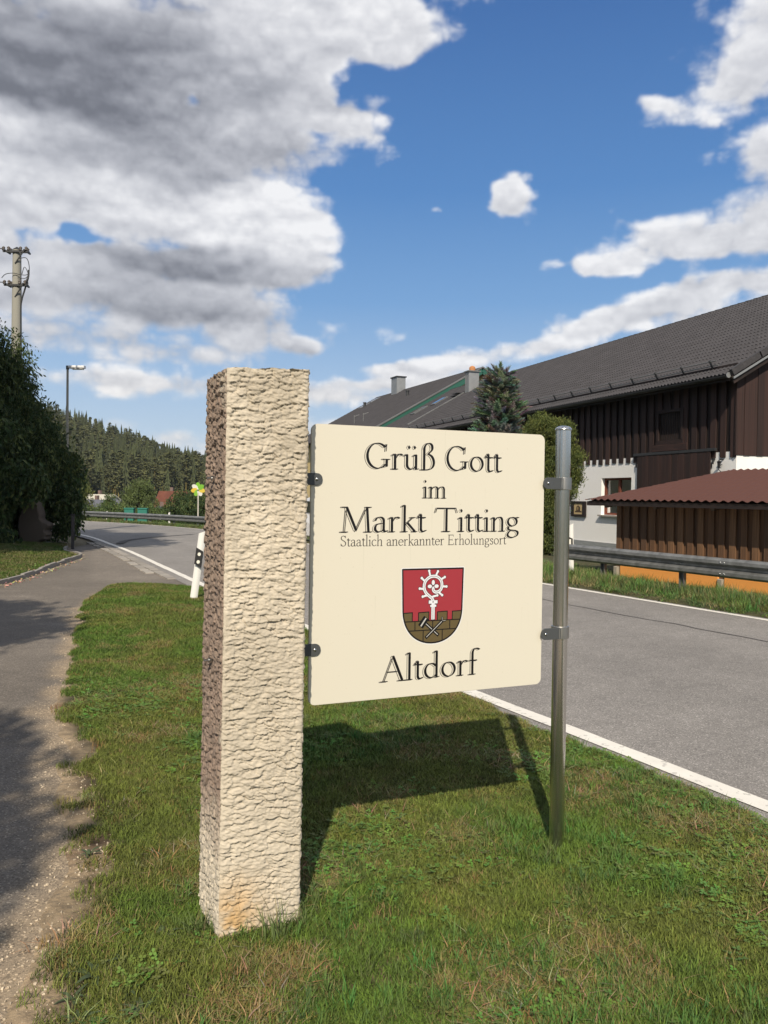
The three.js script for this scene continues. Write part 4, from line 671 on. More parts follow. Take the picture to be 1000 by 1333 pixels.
// ---------------------------------------------------------------- the farmhouse behind the barn
{
  const h = thing('farmhouse', 'yellow farmhouse with black tiled roof and green bargeboards behind the barn', 'house', [6.732, 0, -58], 22 * RAD);
  const L = 19.8, RY = 10.59, T = 0.57, HW = 8.6, EY = RY - HW * T, ang = Math.atan(T);
  const slab = (xa, ya, xb, yb, th, z0, z1) => { const g = box(Math.hypot(xb - xa, yb - ya), th, z0 - z1); g.rotateZ(Math.atan2(yb - ya, xb - xa)); return g.translate((xa + xb) / 2, (ya + yb) / 2, (z0 + z1) / 2); };
  const s = new THREE.Shape(); s.moveTo(-7.9, -0.6); s.lineTo(7.9, -0.6); s.lineTo(7.9, EY + 0.25); s.lineTo(0, RY - 0.15); s.lineTo(-7.9, EY + 0.25); s.closePath();
  part(h, 'wall', new THREE.ExtrudeGeometry(s, { depth: L - 1.2, bevelEnabled: false }).translate(0, 0, -L + 0.6), M.yellow);
  part(h, 'roof_deck', merge([slab(-HW, EY - 0.05, 0, RY - 0.05, 0.1, 0, -L), slab(HW, EY - 0.05, 0, RY - 0.05, 0.1, 0, -L)]), M.cladIn[0]);
  part(h, 'far_roof_slope', slab(HW, EY + 0.03, 0.03, RY + 0.02, 0.04, 0.02, -L), M.tile[1]);
  tileRoof(h, -HW, EY, ang, 0, -L, HW / Math.cos(ang), 29, 1, 23, 0);
  for (let z = -0.2; z > -L; z -= 0.4) part(h, 'ridge_tile', new THREE.CylinderGeometry(0.14, 0.15, 0.44, 8, 1, true, -Math.PI / 2, Math.PI).rotateX(Math.PI / 2), M.tile[1], [0, RY + 0.04, z]);
  M.green = std({ color: lin(0.018, 0.10, 0.072), roughness: 0.6 });
  for (const d of [-1, 1]) { part(h, 'bargeboard', slab(d * HW, EY - 0.22, 0, RY - 0.22, 0.34, 0.06, 0.0), M.green); part(h, 'verge_flashing', slab(d * HW, EY + 0.06, 0, RY + 0.06, 0.09, 0.10, -0.06), M.galv); }
  const ch = part(h, 'chimney', bevelBox(0.8, 2.5, 1.25, 0.015), M.zinc, [-0.35, 10.45, -14.2]); part(ch, 'chimney_cap', box(0.95, 0.09, 1.4), M.gutter, [0, 1.25, 0]);
  for (const [x, z] of [[-2.2, -8], [-2.2, -17.4]]) part(h, 'roof_vent', merge([cyl(0.11, 0.13, 0.5, 10, x, RY + x * T + 0.2, z), cyl(0.15, 0.15, 0.1, 10, x, RY + x * T + 0.42, z)]), M.gutter);
  for (const x of [-0.9, -1.9]) { const w = part(h, 'roof_window', slab(x - 0.5, RY + (x - 0.5) * T + 0.1, x + 0.4, RY + (x + 0.4) * T + 0.1, 0.06, -17.9, -18.7), M.galv); part(w, 'pane', slab(x - 0.4, RY + (x - 0.4) * T + 0.14, x + 0.3, RY + (x + 0.3) * T + 0.14, 0.02, -18, -18.6), M.glassDark); }
  for (const z of [-7.0, -9.0]) part(h, 'roof_hook', merge([bar([-6.2, RY - 6.2 * T, z], [-6.2, RY - 6.2 * T + 0.7, z], 0.03), bar([-6.2, RY - 6.2 * T + 0.6, z], [-5.8, RY - 6.2 * T + 0.75, z], 0.03)]), M.galv);
  for (const z of [-2.6, -6.2, -9.8, -13.4, -17]) { const w = part(h, 'window', box(0.06, 1.3, 1.2, -7.93, 2.1, z), M.white); part(w, 'pane', box(0.03, 1.1, 1.0, -7.96, 2.1, z), M.glassDark); }
}
// ---------------------------------------------------------------- the low woodshed by the guardrail
{
  const s = thing('woodshed', 'low board woodshed with brown metal roof and orange base panels behind the guardrail', 'shed', [4.68, 0, -16.56], -65 * RAD);
  const L = 8.4, Dp = 3.3, r = rng(12), EY = 1.545, SL = 0.175;
  M.rust = std({ color: lin(0.082, 0.029, 0.019), roughness: 0.8, bumpMap: plasterBump, bumpScale: 0.002 });
  const roofY = (z) => EY + (0.5 - z) * SL;
  const g = gridMesh(470, 44, (i, j) => { const x = -0.52 + (i / 470) * (L + 0.9), z = 0.42 - (j / 44) * (Dp + 0.7), st = ((j % 4) / 4); return [x, roofY(z) + 0.016 * Math.cos((x * 2 * Math.PI) / 0.19) + 0.018 * (1 - st), z]; });
  part(s, 'roof_sheet', upward(g), M.rust);
  part(s, 'roof_boards', new THREE.BoxGeometry(L + 0.86, 0.03, Dp + 0.5).rotateX(Math.atan(SL)).translate((L - 0.14) / 2, roofY(-1.5) - 0.045, -1.5), M.oldWood);
  part(s, 'eave_fascia', box(L + 0.84, 0.07, 0.03, (L - 0.14) / 2, EY - 0.055, 0.37), M.cladIn[0]);
  for (let k = 0; k < 7; k++) part(s, 'rafter', beam([0.05 + k * 1.35, roofY(0.38) - 0.10, 0.36], [0.05 + k * 1.35, roofY(-3.2) - 0.10, -3.2], 0.08, 0.10), M.oldWood);
  for (let x = 0.0, k = 0; x < L; x += 0.235, k++) {
    const o = part(s, 'front_board', UNIT, M.shedWood[(r() * 3) | 0], [x + 0.06, 0.86, 0.012 + 0.004 * r()]); o.scale.set(0.125 + 0.012 * r(), 1.32 + 0.02 * r(), 0.024); o.rotation.z = 0.008 * (r() - 0.5);
    const q = part(s, 'rear_board', UNIT, M.shedWood[(r() * 3) | 0], [x + 0.178, 0.85, -0.024]); q.scale.set(0.15, 1.3, 0.022);
  }
  for (let z = -0.1; z > -Dp; z -= 0.2) { const o = part(s, 'side_board', UNIT, M.shedWood[(r() * 3) | 0], [-0.012, 0.86 + 0.0 * z, z]); o.scale.set(0.024, 1.36 - 0.17 * z, 0.19); o.position.y = 0.18 + o.scale.y / 2; }
  part(s, 'back_wall', box(L, 2.0, 0.05, L / 2, 1.05, -Dp), M.oldWood); part(s, 'end_wall', box(0.05, 1.8, Dp, L, 0.95, -Dp / 2), M.oldWood);
  M.orange = std({ color: lin(0.84, 0.36, 0.085), roughness: 0.8, bumpMap: plasterBump, bumpScale: 0.004 });
  for (const [a, b] of [[0.16, 2.62], [2.76, 5.4], [5.55, 8.3]]) part(s, 'base_panel', bevelBox(b - a, 0.66, 0.04, 0.006), M.orange, [(a + b) / 2, 0.01, 0.045]);
  for (const x of [0.06, 2.69, 5.47]) part(s, 'base_post', bevelBox(0.11, 0.6, 0.12, 0.01), std({ color: lin(0.32, 0.29, 0.23), roughness: 0.95 }), [x, -0.05, 0.04]);
}

// ---------------------------------------------------------------- guardrails
{
  const prof = [[-0.155, 0.0], [-0.145, 0.035], [-0.115, 0.078], [-0.065, 0.083], [-0.03, 0.03], [-0.015, 0.004], [0.015, 0.004], [0.03, 0.03], [0.065, 0.083], [0.115, 0.078], [0.145, 0.035], [0.155, 0.0]];
  const beamGeo = (len) => { const p = [], uv = [], idx = [], n = prof.length; for (const z of [0, len]) for (const s of [0, -0.004]) prof.forEach(([y, d], i) => { p.push(d + s, y, z); uv.push(z, i * 0.04); });
    for (let i = 0; i < n - 1; i++) { const a = i, b = i + 1, c = 2 * n + i, d = c + 1; idx.push(a, b, c, b, d, c); const e = n + i, f = e + 1, g = 3 * n + i, h = g + 1; idx.push(e, g, f, f, g, h); }
    let g = new THREE.BufferGeometry(); g.setAttribute('position', new THREE.Float32BufferAttribute(p, 3)); g.setAttribute('uv', new THREE.Float32BufferAttribute(uv, 2)); g.setIndex(idx); g = g.toNonIndexed(); g.computeVertexNormals(); return g; };
  const postGeo = merge([box(0.006, 1.0, 0.1, -0.06, -0.36, 0), box(0.06, 1.0, 0.006, -0.03, -0.36, 0.05), box(0.06, 1.0, 0.006, -0.03, -0.36, -0.05)]);
  const bolt = new THREE.SphereGeometry(0.014, 8, 5);
  const rail = (label, j0, j1, off, yc, every) => {
    const t = thing('guardrail', label, 'guardrail', [0, 0, 0], 0, 'steel guardrails along the far side of the road'); let k = 0;
    const step = Math.round(4 / STEP);
    for (let j = j0; j + step <= j1; j += step) {
      const [ax, az] = across(j, off), [bx, bz] = across(j + step, off), ya = railY(ax, az) + yc, yb = railY(bx, bz) + yc, d = new THREE.Vector3(bx - ax, yb - ya, bz - az), L = d.length();
      const b = part(t, 'beam', beamGeo(L + 0.12), M.galv); b.position.set(ax, ya, az); const z = d.clone().normalize(), n = nearNormal[j], x = new THREE.Vector3(-n.x, 0, -n.y); const y = new THREE.Vector3().crossVectors(z, x).normalize(); x.crossVectors(y, z); if (y.y < 0) { y.negate(); } b.quaternion.setFromRotationMatrix(new THREE.Matrix4().makeBasis(x, y, z.clone().crossVectors(x, y).dot(z) > 0 ? z : z));
      for (let q = 0; q < every; q++) { const f = (q + 0.5) / every, p = part(t, 'rail_post', postGeo, M.galv, [mix(ax, bx, f), mix(ya, yb, f), mix(az, bz, f)]); p.quaternion.copy(b.quaternion); part(b, 'bolt', bolt, M.screw, [0.008, 0, f * L]); }
      for (const dz of [0.02, 0.1]) for (const dy of [-0.09, 0.09]) part(b, 'bolt', bolt, M.screw, [0.082, dy, dz]);
      k++;
    }
    return t;
  };
  rail('galvanised guardrail in front of the woodshed', 8, 128, 7.05, 0.525, 2);
  rail('galvanised guardrail along the outside of the far bend', 218, 400, 7.3, 0.50, 2);
}

// ---------------------------------------------------------------- white delineator posts
{
  const body = (() => { const s = new THREE.Shape(); s.moveTo(-0.06, -0.035); s.quadraticCurveTo(0, 0.02, 0.06, -0.035); s.lineTo(0.045, -0.055); s.lineTo(-0.045, -0.055); s.closePath(); const g = new THREE.ExtrudeGeometry(s, { depth: 1.15, bevelEnabled: false, curveSegments: 8, steps: 1 }); g.rotateX(-Math.PI / 2); const p = g.attributes.position; for (let i = 0; i < p.count; i++) { if (p.getY(i) > 1.1) p.setY(i, 1.0 + 0.028 * (1 - p.getX(i) / 0.06) - 0.0); else p.setY(i, p.getY(i) - 0.12); } g.computeVertexNormals(); return g; })();
  // local +z of the extruded outline faces the traffic after the turn
  const band = (y0, y1, sl) => { const n = 8, p = [], idx = []; for (let i = 0; i <= n; i++) { const u = i / n, x = -0.0608 + 0.1216 * u, z = 0.0365 - 0.0555 * (1 - (2 * u - 1) ** 2) * 0.5 - 0.0; const zz = 0.0355 - 0.0278 * (1 - (2 * u - 1) ** 2) - 0.0; p.push(x, y0 + sl * u, -zz + 0.0735 * 0, x, y1 + sl * u, -zz); if (i < n) { const a = i * 2; idx.push(a, a + 2, a + 1, a + 1, a + 2, a + 3); } } const g = new THREE.BufferGeometry(); g.setAttribute('position', new THREE.Float32BufferAttribute(p, 3)); g.setIndex(idx); g.computeVertexNormals(); return g; };
  M.delin = std({ color: lin(0.74, 0.74, 0.70), roughness: 0.45 });
  M.reflW = std({ color: lin(0.78, 0.76, 0.66), roughness: 0.25 });
  const grime = std({ color: lin(0.42, 0.38, 0.27), roughness: 0.9 });
  const make = (label, pos, turn, lean, round) => {
    const t = thing('delineator_post', label, 'post', pos, turn, 'white delineator posts along the road'); t.rotation.order = 'YXZ'; t.rotation.z = lean; t.scale.set(0.9, 1, 0.9);
    const b = part(t, 'post_body', body, M.delin); b.rotation.y = Math.PI;
    const blk = new THREE.ExtrudeGeometry((() => { const s = new THREE.Shape(); s.moveTo(-0.061, 0.55); s.lineTo(0.061, 0.50); s.lineTo(0.061, 0.745); s.lineTo(-0.061, 0.795); s.closePath(); return s; })(), { depth: 0.012, bevelEnabled: false });
    part(t, 'black_band', blk, M.black, [0, 0, 0.026]);
    if (round) for (const y of [0.585, 0.70]) part(t, 'reflector', cyl(0.026, 0.026, 0.008, 20).rotateX(Math.PI / 2), M.reflW, [0, y, 0.042]);
    else part(t, 'reflector', bevelBox(0.05, 0.17, 0.008, 0.002), M.reflW, [0, 0.65, 0.042]);
    return t;
  };
  make('white delineator post with two round reflectors leaning at the verge edge beside the stone pillar', [-2.82, 0.0, -12.28], 0.12, -0.125, true);
  make('white delineator post with one rectangular reflector standing behind the guardrail by the barn', [3.86, 0.02, -17.0], -0.5, 0.03, false);
  make('distant white delineator post behind the bend guardrail below the orange roofed house', [-12.95, -0.62, -50.0], 0.3, 0.02, true);
  make('distant white delineator post behind the bend guardrail near the green boxes', [-16.9, -0.62, -50.4], 0.3, -0.02, true);
}

// ---------------------------------------------------------------- concrete electricity pole, street lamp
{
  M.concrete = std({ color: lin(0.30, 0.295, 0.255), roughness: 0.95, bumpMap: plasterBump, bumpScale: 0.004 });
  const p = thing('electricity_pole', 'tall concrete electricity pole with insulators rising above the dark trees', 'utility pole', [-12.45, 0, -28]);
  part(p, 'pole', cyl(0.135, 0.235, 9.9, 20, 0, 4.75, 0), M.concrete);
  part(p, 'cable_duct', tube([[0.20, 2, 0.08], [0.19, 5, 0.05], [0.165, 7.9, 0.04], [0.30, 8.4, 0.04], [0.40, 8.75, 0.04]], 0.028, 30, 7), M.gutter);
  const ins = (parent, x, y, z) => part(parent, 'insulator', new THREE.LatheGeometry([[0, 0], [0.05, 0], [0.055, 0.03], [0.03, 0.05], [0.055, 0.07], [0.05, 0.1], [0.02, 0.13], [0, 0.13]].map(([a, b]) => P2(a, b)), 10), std({ color: lin(0.10, 0.085, 0.075), roughness: 0.4 }), [x, y, z]);
  for (const [y, w] of [[9.60, 0.42], [8.48, 0.38]]) {
    const c = part(p, 'crossarm', merge([box(w * 2, 0.06, 0.05, 0.02, y, 0.16), box(w * 1.7, 0.05, 0.05, 0, y + 0.06, -0.16), box(0.05, 0.05, 0.5, w * 0.8, y + 0.03, 0), box(0.05, 0.05, 0.5, -w * 0.8, y + 0.03, 0), beam([0, y - 0.4, 0.15], [w * 0.7, y, 0.17], 0.03, 0.03)]), M.gutter);
    for (const x of [-w * 0.9, -w * 0.5, w * 0.45, w * 0.9]) ins(c, x, y + 0.03, 0.16); for (const x of [-w * 0.7, w * 0.7]) ins(c, x, y + 0.07, -0.16);
  }
  part(p, 'jumper_cable', merge([tube([[0.1, 9.35, 0.16], [0.38, 9.38, 0.15], [0.46, 9.05, 0.1], [0.40, 8.85, 0.1], [0.2, 8.82, 0.16], [0.0, 8.86, 0.2], [-0.3, 8.82, 0.2], [-0.42, 8.7, 0.2]], 0.013, 40, 5), tube([[0.1, 8.72, 0.16], [0.34, 8.72, 0.12], [0.42, 8.85, 0.1], [0.3, 9.1, 0.1], [0.22, 8.85, 0.12]], 0.012, 30, 5), tube([[0.3, 8.5, 0.16], [0.42, 8.75, 0.1], [0.44, 9.0, 0.1]], 0.03, 12, 6)]), M.gutter);
  part(p, 'cap', cyl(0.02, 0.15, 0.1, 14, 0, 9.74, 0), M.gutter);
  const wire = (a, b, sag, label) => { const m = new THREE.Mesh(tube([a, [(a[0] * 2 + b[0]) / 3, (a[1] * 2 + b[1]) / 3 - sag, (a[2] * 2 + b[2]) / 3], [(a[0] + b[0] * 2) / 3, (a[1] + b[1] * 2) / 3 - sag, (a[2] + b[2] * 2) / 3], b], 0.017, 40, 5), M.gutter); m.name = numbered('power_line'); tag(m, label, 'cable', 'power lines running to the concrete pole'); scene.add(m); };
  const L = 'thin dark overhead power line running to the concrete pole';
  for (const [x, y] of [[-0.68, 9.68], [-0.36, 9.68], [-0.5, 8.85], [-0.56, 8.56], [-0.3, 8.56]]) wire([-12.45 + x, y, -27.84], [-12.45 + x - 19, y + 1.2, -22 + x], 0.5, L);
}
{
  const l = thing('street_lamp', 'slim grey street lamp with a flat white head beyond the dark shrub', 'street lamp', [-12.26, 0, -32]);
  part(l, 'pole', merge([cyl(0.042, 0.06, 6.45, 14, 0, 3.15, 0), cyl(0.065, 0.065, 1.2, 14, 0, 0.6, 0)]), std({ color: lin(0.34, 0.32, 0.27), metalness: 0.0, roughness: 0.7 }));
  const h = part(l, 'lamp_head', bevelBox(0.62, 0.10, 0.24, 0.02), std({ color: lin(0.72, 0.73, 0.73), roughness: 0.4 }), [0.36, 6.39, 0]);
  part(h, 'lamp_glass', bevelBox(0.42, 0.05, 0.18, 0.015), std({ color: lin(0.5, 0.5, 0.47), roughness: 0.3 }), [0.04, -0.07, 0]);
  part(l, 'collar', cyl(0.06, 0.06, 0.14, 12, 0, 6.37, 0), M.gutter);
}

// ---------------------------------------------------------------- leaves, blades, trees
function bladeGeo(r, n, spread, h0, h1, w, bend, flat = 0) {    // a clump of grass blades, each two bent pieces
  const p = [], nn = [];
  for (let k = 0; k < n; k++) {
    const a = r() * 6.283, d = Math.sqrt(r()) * spread, x = Math.cos(a) * d, z = Math.sin(a) * d, h = mix(h0, h1, r() * r() * 0.6 + r() * 0.4), t = r() * 6.283, b = (0.25 + r()) * bend * h, cx = Math.cos(t), cz = Math.sin(t), sx = -cz * w * 0.5, sz = cx * w * 0.5, ww = 0.7 + 0.6 * r();
    const P = [[x - sx * ww, 0, z - sz * ww], [x + sx * ww, 0, z + sz * ww], [x + cx * b * 0.35 - sx * 0.8 * ww, h * 0.6, z + cz * b * 0.35 - sz * 0.8 * ww], [x + cx * b * 0.35 + sx * 0.8 * ww, h * 0.6, z + cz * b * 0.35 + sz * 0.8 * ww], [x + cx * b, h * (1 - flat * r()), z + cz * b]];
    for (const i of [0, 1, 2, 1, 3, 2, 2, 3, 4]) p.push(...P[i]);
  }
  const g = new THREE.BufferGeometry(); g.setAttribute('position', new THREE.Float32BufferAttribute(p, 3)); g.computeVertexNormals(); return g;
}
function leafCluster(r, n, rad, len, wid, droop = 0.3) {        // leaves of four faces round a short twig
  const p = [];
  for (let k = 0; k < n; k++) {
    const o = new THREE.Vector3(r() - 0.5, r() - 0.5, r() - 0.5).normalize().multiplyScalar(rad * Math.cbrt(r())), d = new THREE.Vector3(r() - 0.5, (r() - 0.5) - droop, r() - 0.5).normalize(), u = new THREE.Vector3(r() - 0.5, 1.2 * r(), r() - 0.5).normalize(), s = new THREE.Vector3().crossVectors(d, u).normalize(), N = new THREE.Vector3().crossVectors(s, d);
    const L = len * (0.7 + 0.6 * r()), W = wid * (0.7 + 0.5 * r()), pt = (a, b, c) => o.clone().addScaledVector(d, a * L).addScaledVector(s, b * W).addScaledVector(N, c * L);
    const A = pt(0, 0, 0), B = pt(0.45, -0.5, 0.06), C = pt(0.45, 0.5, 0.06), D = pt(0.5, 0, -0.02), E = pt(1, 0, -0.10);
    for (const q of [A, B, D, A, D, C, B, E, D, D, E, C]) p.push(q.x, q.y, q.z);
  }
  const g = new THREE.BufferGeometry(); g.setAttribute('position', new THREE.Float32BufferAttribute(p, 3)); g.computeVertexNormals(); return g;
}
const leafMat = (tr = 0.25) => new THREE.MeshPhysicalMaterial({ color: 0xffffff, roughness: 0.75, transmission: tr, thickness: 0, side: THREE.DoubleSide, specularIntensity: 0.5 });
M.leaf = leafMat(0.22); M.grass = std({ color: 0xffffff, roughness: 0.8, side: THREE.DoubleSide });
function instances(parent, name, geo, mat, list) {    // list of { p, q | ry, s, c }
  const im = new THREE.InstancedMesh(geo, mat, list.length), m = new THREE.Matrix4(), q = new THREE.Quaternion(), e = new THREE.Euler(), v = new THREE.Vector3(), s = new THREE.Vector3(), c = new THREE.Color();
  list.forEach((o, i) => { if (o.q) q.copy(o.q); else q.setFromEuler(e.set(o.rx ?? 0, o.ry ?? 0, o.rz ?? 0)); const k = o.s ?? 1; m.compose(v.set(...o.p), q, Array.isArray(k) ? s.set(...k) : s.set(k, k, k)); im.setMatrixAt(i, m); if (o.c) im.setColorAt(i, c.setRGB(...o.c)); });
  im.name = name; im.userData.kind = 'stuff'; parent.add(im); return im;
}
const barkMap = dataTex(256, (u, v, x, y) => { const k = 0.42 + 0.5 * (tnoise(u * 24, v * 8, 24, 3) - 0.5) * (0.5 + tnoise(u * 48, v * 20, 48, 5)) + 0.12 * (h3(x, y, 9) - 0.5); return [k, k * 0.86, k * 0.70]; });
M.bark = std({ map: barkMap, bumpMap: barkMap, bumpScale: 0.02, roughness: 0.95, color: lin(0.7, 0.7, 0.7) });
function limb(pts, r0, r1, n = 9) {                   // tapered tube through points
  const c = new THREE.CatmullRomCurve3(pts.map((p) => new THREE.Vector3(...p))), seg = 12, g = new THREE.TubeGeometry(c, seg, 1, n), p = g.attributes.position, q = c.getSpacedPoints(seg);
  for (let i = 0; i <= seg; i++) { const k = mix(r0, r1, i / seg) - 1, o = c.getPointAt(i / seg); for (let j = 0; j <= n; j++) { const a = i * (n + 1) + j, v = new THREE.Vector3().fromBufferAttribute(p, a).sub(o).multiplyScalar(1 + k).add(o); p.setXYZ(a, v.x, v.y, v.z); } }
  g.computeVertexNormals(); return g;
}
function tree(name, label, group, pos, o) {
  const t = thing(name, label, o.category ?? 'tree', pos, 0, group), r = rng(o.seed), H = o.height, bl = o.blobs;
  const wob = () => (r() - 0.5) * 0.06 * H;
  if (o.trunk) {
    part(t, 'trunk', limb([[0, -0.3, 0], [wob(), H * 0.22, wob()], [wob(), H * 0.5, wob()], [wob() * 1.4, H * 0.82, wob()]], o.trunk, o.trunk * 0.25, 10), M.bark);
    bl.slice(0, 9).forEach(([x, y, z, rx]) => part(t, 'limb', limb([[0, H * 0.12 + 0.5 * Math.max(0.1, y - rx * 0.9), 0], [x * 0.45, y * 0.72 + wob() * 0.4, z * 0.45], [x * 0.9, y + rx * 0.2, z * 0.9]], o.trunk * 0.42, o.trunk * 0.08, 6), M.bark));
  }
  const vol = bl.map((b) => b[3] * b[4] * b[5]).map((v) => Math.pow(v, 0.7)), tot = vol.reduce((a, b) => a + b, 0), list = [];
  bl.forEach((b, i) => {
    const n = Math.round((o.count * vol[i]) / tot);
    for (let k = 0; k < n; k++) {
      const d = new THREE.Vector3(r() - 0.5, r() - 0.5, r() - 0.5); if (d.lengthSq() < 0.01) continue; d.normalize();
      const lump = 0.72 + 0.62 * fbm(d.x * 2.6 + i * 7 + pos[0], d.y * 2.6 + pos[2], d.z * 2.6 + 3, 3), rr = Math.pow(r(), o.hollow ?? 0.36) * lump;
      const P = [b[0] + d.x * b[3] * rr, b[1] + d.y * b[4] * rr, b[2] + d.z * b[5] * rr];
      if (P[1] < (o.floor ?? 0.1)) continue;
      if (fbm(P[0] * o.gap + 5, P[1] * o.gap, P[2] * o.gap + 9, 2) < (o.gapAt ?? 0.34)) continue;
      const c0 = o.colors[(r() * o.colors.length) | 0], v = 0.75 + 0.5 * r();
      list.push({ p: P, rx: (r() - 0.5) * 1.4, ry: r() * 6.28, rz: (r() - 0.5) * 1.4, s: o.scale * (0.7 + 0.7 * r()), c: c0.map((q) => q * v) });
    }
  });
  instances(t, 'crown', o.geo, o.mat ?? M.leaf, list);
  return t;
}
const LEAVES = { broad: leafCluster(rng(1), 11, 0.24, 0.17, 0.085, 0.45), pinnate: leafCluster(rng(2), 22, 0.30, 0.13, 0.045, 0.7), small: leafCluster(rng(3), 16, 0.16, 0.075, 0.045, 0.2), scale: leafCluster(rng(4), 26, 0.13, 0.085, 0.022, -0.25) };
const DARKGREEN = [[0.040, 0.075, 0.022], [0.05, 0.085, 0.025], [0.032, 0.062, 0.022], [0.07, 0.10, 0.03], [0.12, 0.15, 0.045]];
const MIDGREEN = [[0.085, 0.13, 0.035], [0.07, 0.115, 0.035], [0.11, 0.145, 0.04]];
const YELLOWGREEN = [[0.16, 0.18, 0.045], [0.12, 0.15, 0.04], [0.10, 0.13, 0.04]];
const rb = (seed, n, cx, cy, cz, R, ry, size) => { const r = rng(seed), b = []; for (let i = 0; i < n; i++) { const a = r() * 6.28, q = Math.sqrt(r()), y = (r() * 2 - 1); b.push([cx + Math.cos(a) * q * R * Math.sqrt(1 - y * y * 0.8), cy + y * ry, cz + Math.sin(a) * q * R * Math.sqrt(1 - y * y * 0.8), size * (0.75 + 0.5 * r()), size * (0.6 + 0.4 * r()), size * (0.75 + 0.5 * r())]); } return b; };

// the dark trees and shrubs on the left, and those outside the frame whose shade falls on path and hedge
tree('ash_tree', 'dark ash tree with feathery leaves hiding the foot of the electricity pole', 'dark trees at the left of the footpath', [-13.1, 0, -25.6], { seed: 5, height: 7.4, trunk: 0.2, blobs: [[0, 5.2, 0, 2.0, 1.7, 1.9], [1.3, 3.6, 0.6, 1.7, 1.5, 1.6], [1.0, 5.0, -0.2, 1.1, 1.0, 1.1], [0.1, 6.2, 0.3, 1.0, 1.1, 1.0], [1.5, 4.9, 0.1, 0.8, 0.6, 0.8], [-1.6, 4.4, 0, 2, 1.8, 2], [0.4, 2.0, 0.8, 2.0, 1.7, 1.8], [2.2, 2.6, 0.2, 1.2, 1.2, 1.2]], geo: LEAVES.pinnate, scale: 1.0, count: 7600, gap: 1.3, gapAt: 0.39, colors: DARKGREEN, hollow: 0.42 });
tree('hazel_shrub', 'dark leafy shrub at the end of the hedge above the stone face', 'dark trees at the left of the footpath', [-11.75, 0, -26.2], { category: 'shrub', seed: 6, height: 4, trunk: 0.1, blobs: [[0, 2.6, 0, 1.35, 1.3, 1.4], [0.8, 1.9, -0.2, 1.15, 1.0, 1.1], [0.2, 1.2, 0.5, 1.1, 1.0, 1.0], [-0.7, 2.0, 0.4, 1.3, 1.2, 1.2], [0.5, 3.2, -0.3, 0.9, 0.8, 0.9], [1.35, 2.2, -0.6, 0.7, 0.7, 0.8], [1.6, 1.2, 0.6, 0.75, 1.0, 0.7], [2.1, 0.9, 0.9, 0.4, 0.7, 0.5]], geo: LEAVES.broad, scale: 0.8, count: 5600, gap: 1.5, gapAt: 0.36, colors: DARKGREEN, hollow: 0.42, floor: 0.2 });
tree('hazel_shrub', 'dark leafy shrub growing over the back of the stone face', 'dark trees at the left of the footpath', [-12.4, 0, -23.3], { category: 'shrub', seed: 16, height: 4, trunk: 0.1, blobs: [[0, 1.9, 0, 1.5, 1.5, 1.2], [1.2, 2.7, 0.1, 1.1, 1.0, 1.0], [-1.2, 2.6, 0, 1.4, 1.5, 1.2], [1.2, 1.2, 0.2, 0.8, 0.9, 0.6], [-0.4, 0.8, 0.4, 1.3, 0.7, 0.9], [2.1, 1.75, 0.1, 0.75, 0.45, 0.6], [1.7, 0.3, 0.6, 0.5, 0.35, 0.4], [1.6, 1.2, 0.45, 0.5, 0.8, 0.4], [2.25, 1.95, 0.5, 0.75, 0.4, 0.5]], geo: LEAVES.broad, scale: 0.85, count: 5600, gap: 1.4, gapAt: 0.36, colors: DARKGREEN, hollow: 0.42, floor: 0.15 });
tree('tall_tree', 'tall broadleaf tree beyond the left edge of the lawn', 'shade trees along the footpath', [-15.2, 0, -17.6], { seed: 7, height: 12.5, trunk: 0.28, blobs: [...rb(71, 20, 0, 8.2, 0, 3.4, 3.4, 1.7)], geo: LEAVES.broad, scale: 1.7, count: 7600, gap: 0.6, gapAt: 0.24, colors: MIDGREEN });
tree('tall_tree', 'very tall high crowned tree standing on the lawn', 'shade trees along the footpath', [-12.3, 0, -12.8], { seed: 17, height: 17, trunk: 0.32, blobs: [...rb(72, 22, 0.3, 11.0, 0, 3.0, 3.2, 1.6)], geo: LEAVES.broad, scale: 1.8, count: 8200, gap: 0.6, gapAt: 0.24, colors: MIDGREEN });
tree('tall_tree', 'young tree on the lawn side of the footpath behind the sign viewer', 'shade trees along the footpath', [-6.9, 0, -1.6], { seed: 8, height: 8.5, trunk: 0.14, blobs: [[0.4, 5.6, 0, 1.5, 0.9, 1.0], [1.6, 6.8, 0.3, 1.2, 0.7, 0.8], [-1, 6.6, -0.3, 1.6, 1, 1.2], [0.6, 8.3, 0.4, 1.2, 0.6, 0.7]], geo: LEAVES.broad, scale: 1.25, count: 1500, gap: 1.0, gapAt: 0.36, colors: MIDGREEN });
tree('tall_tree', 'small leaning tree at the footpath behind the camera position', 'shade trees along the footpath', [-4.6, 0, 2.6], { seed: 9, height: 6.5, trunk: 0.13, blobs: [[1.6, 4.9, 0.1, 1.1, 0.8, 1.0], [1.2, 5.7, -0.4, 0.9, 0.7, 0.8], [1.75, 4.3, 0.3, 0.8, 0.6, 0.7], [0.9, 5.6, 0.9, 1.0, 0.7, 0.9], [0.2, 4.6, 0.0, 1.1, 0.9, 0.9], [0.6, 6.3, 1.8, 0.9, 0.7, 0.8]], geo: LEAVES.broad, scale: 1.05, count: 3600, gap: 1.2, gapAt: 0.26, colors: MIDGREEN });

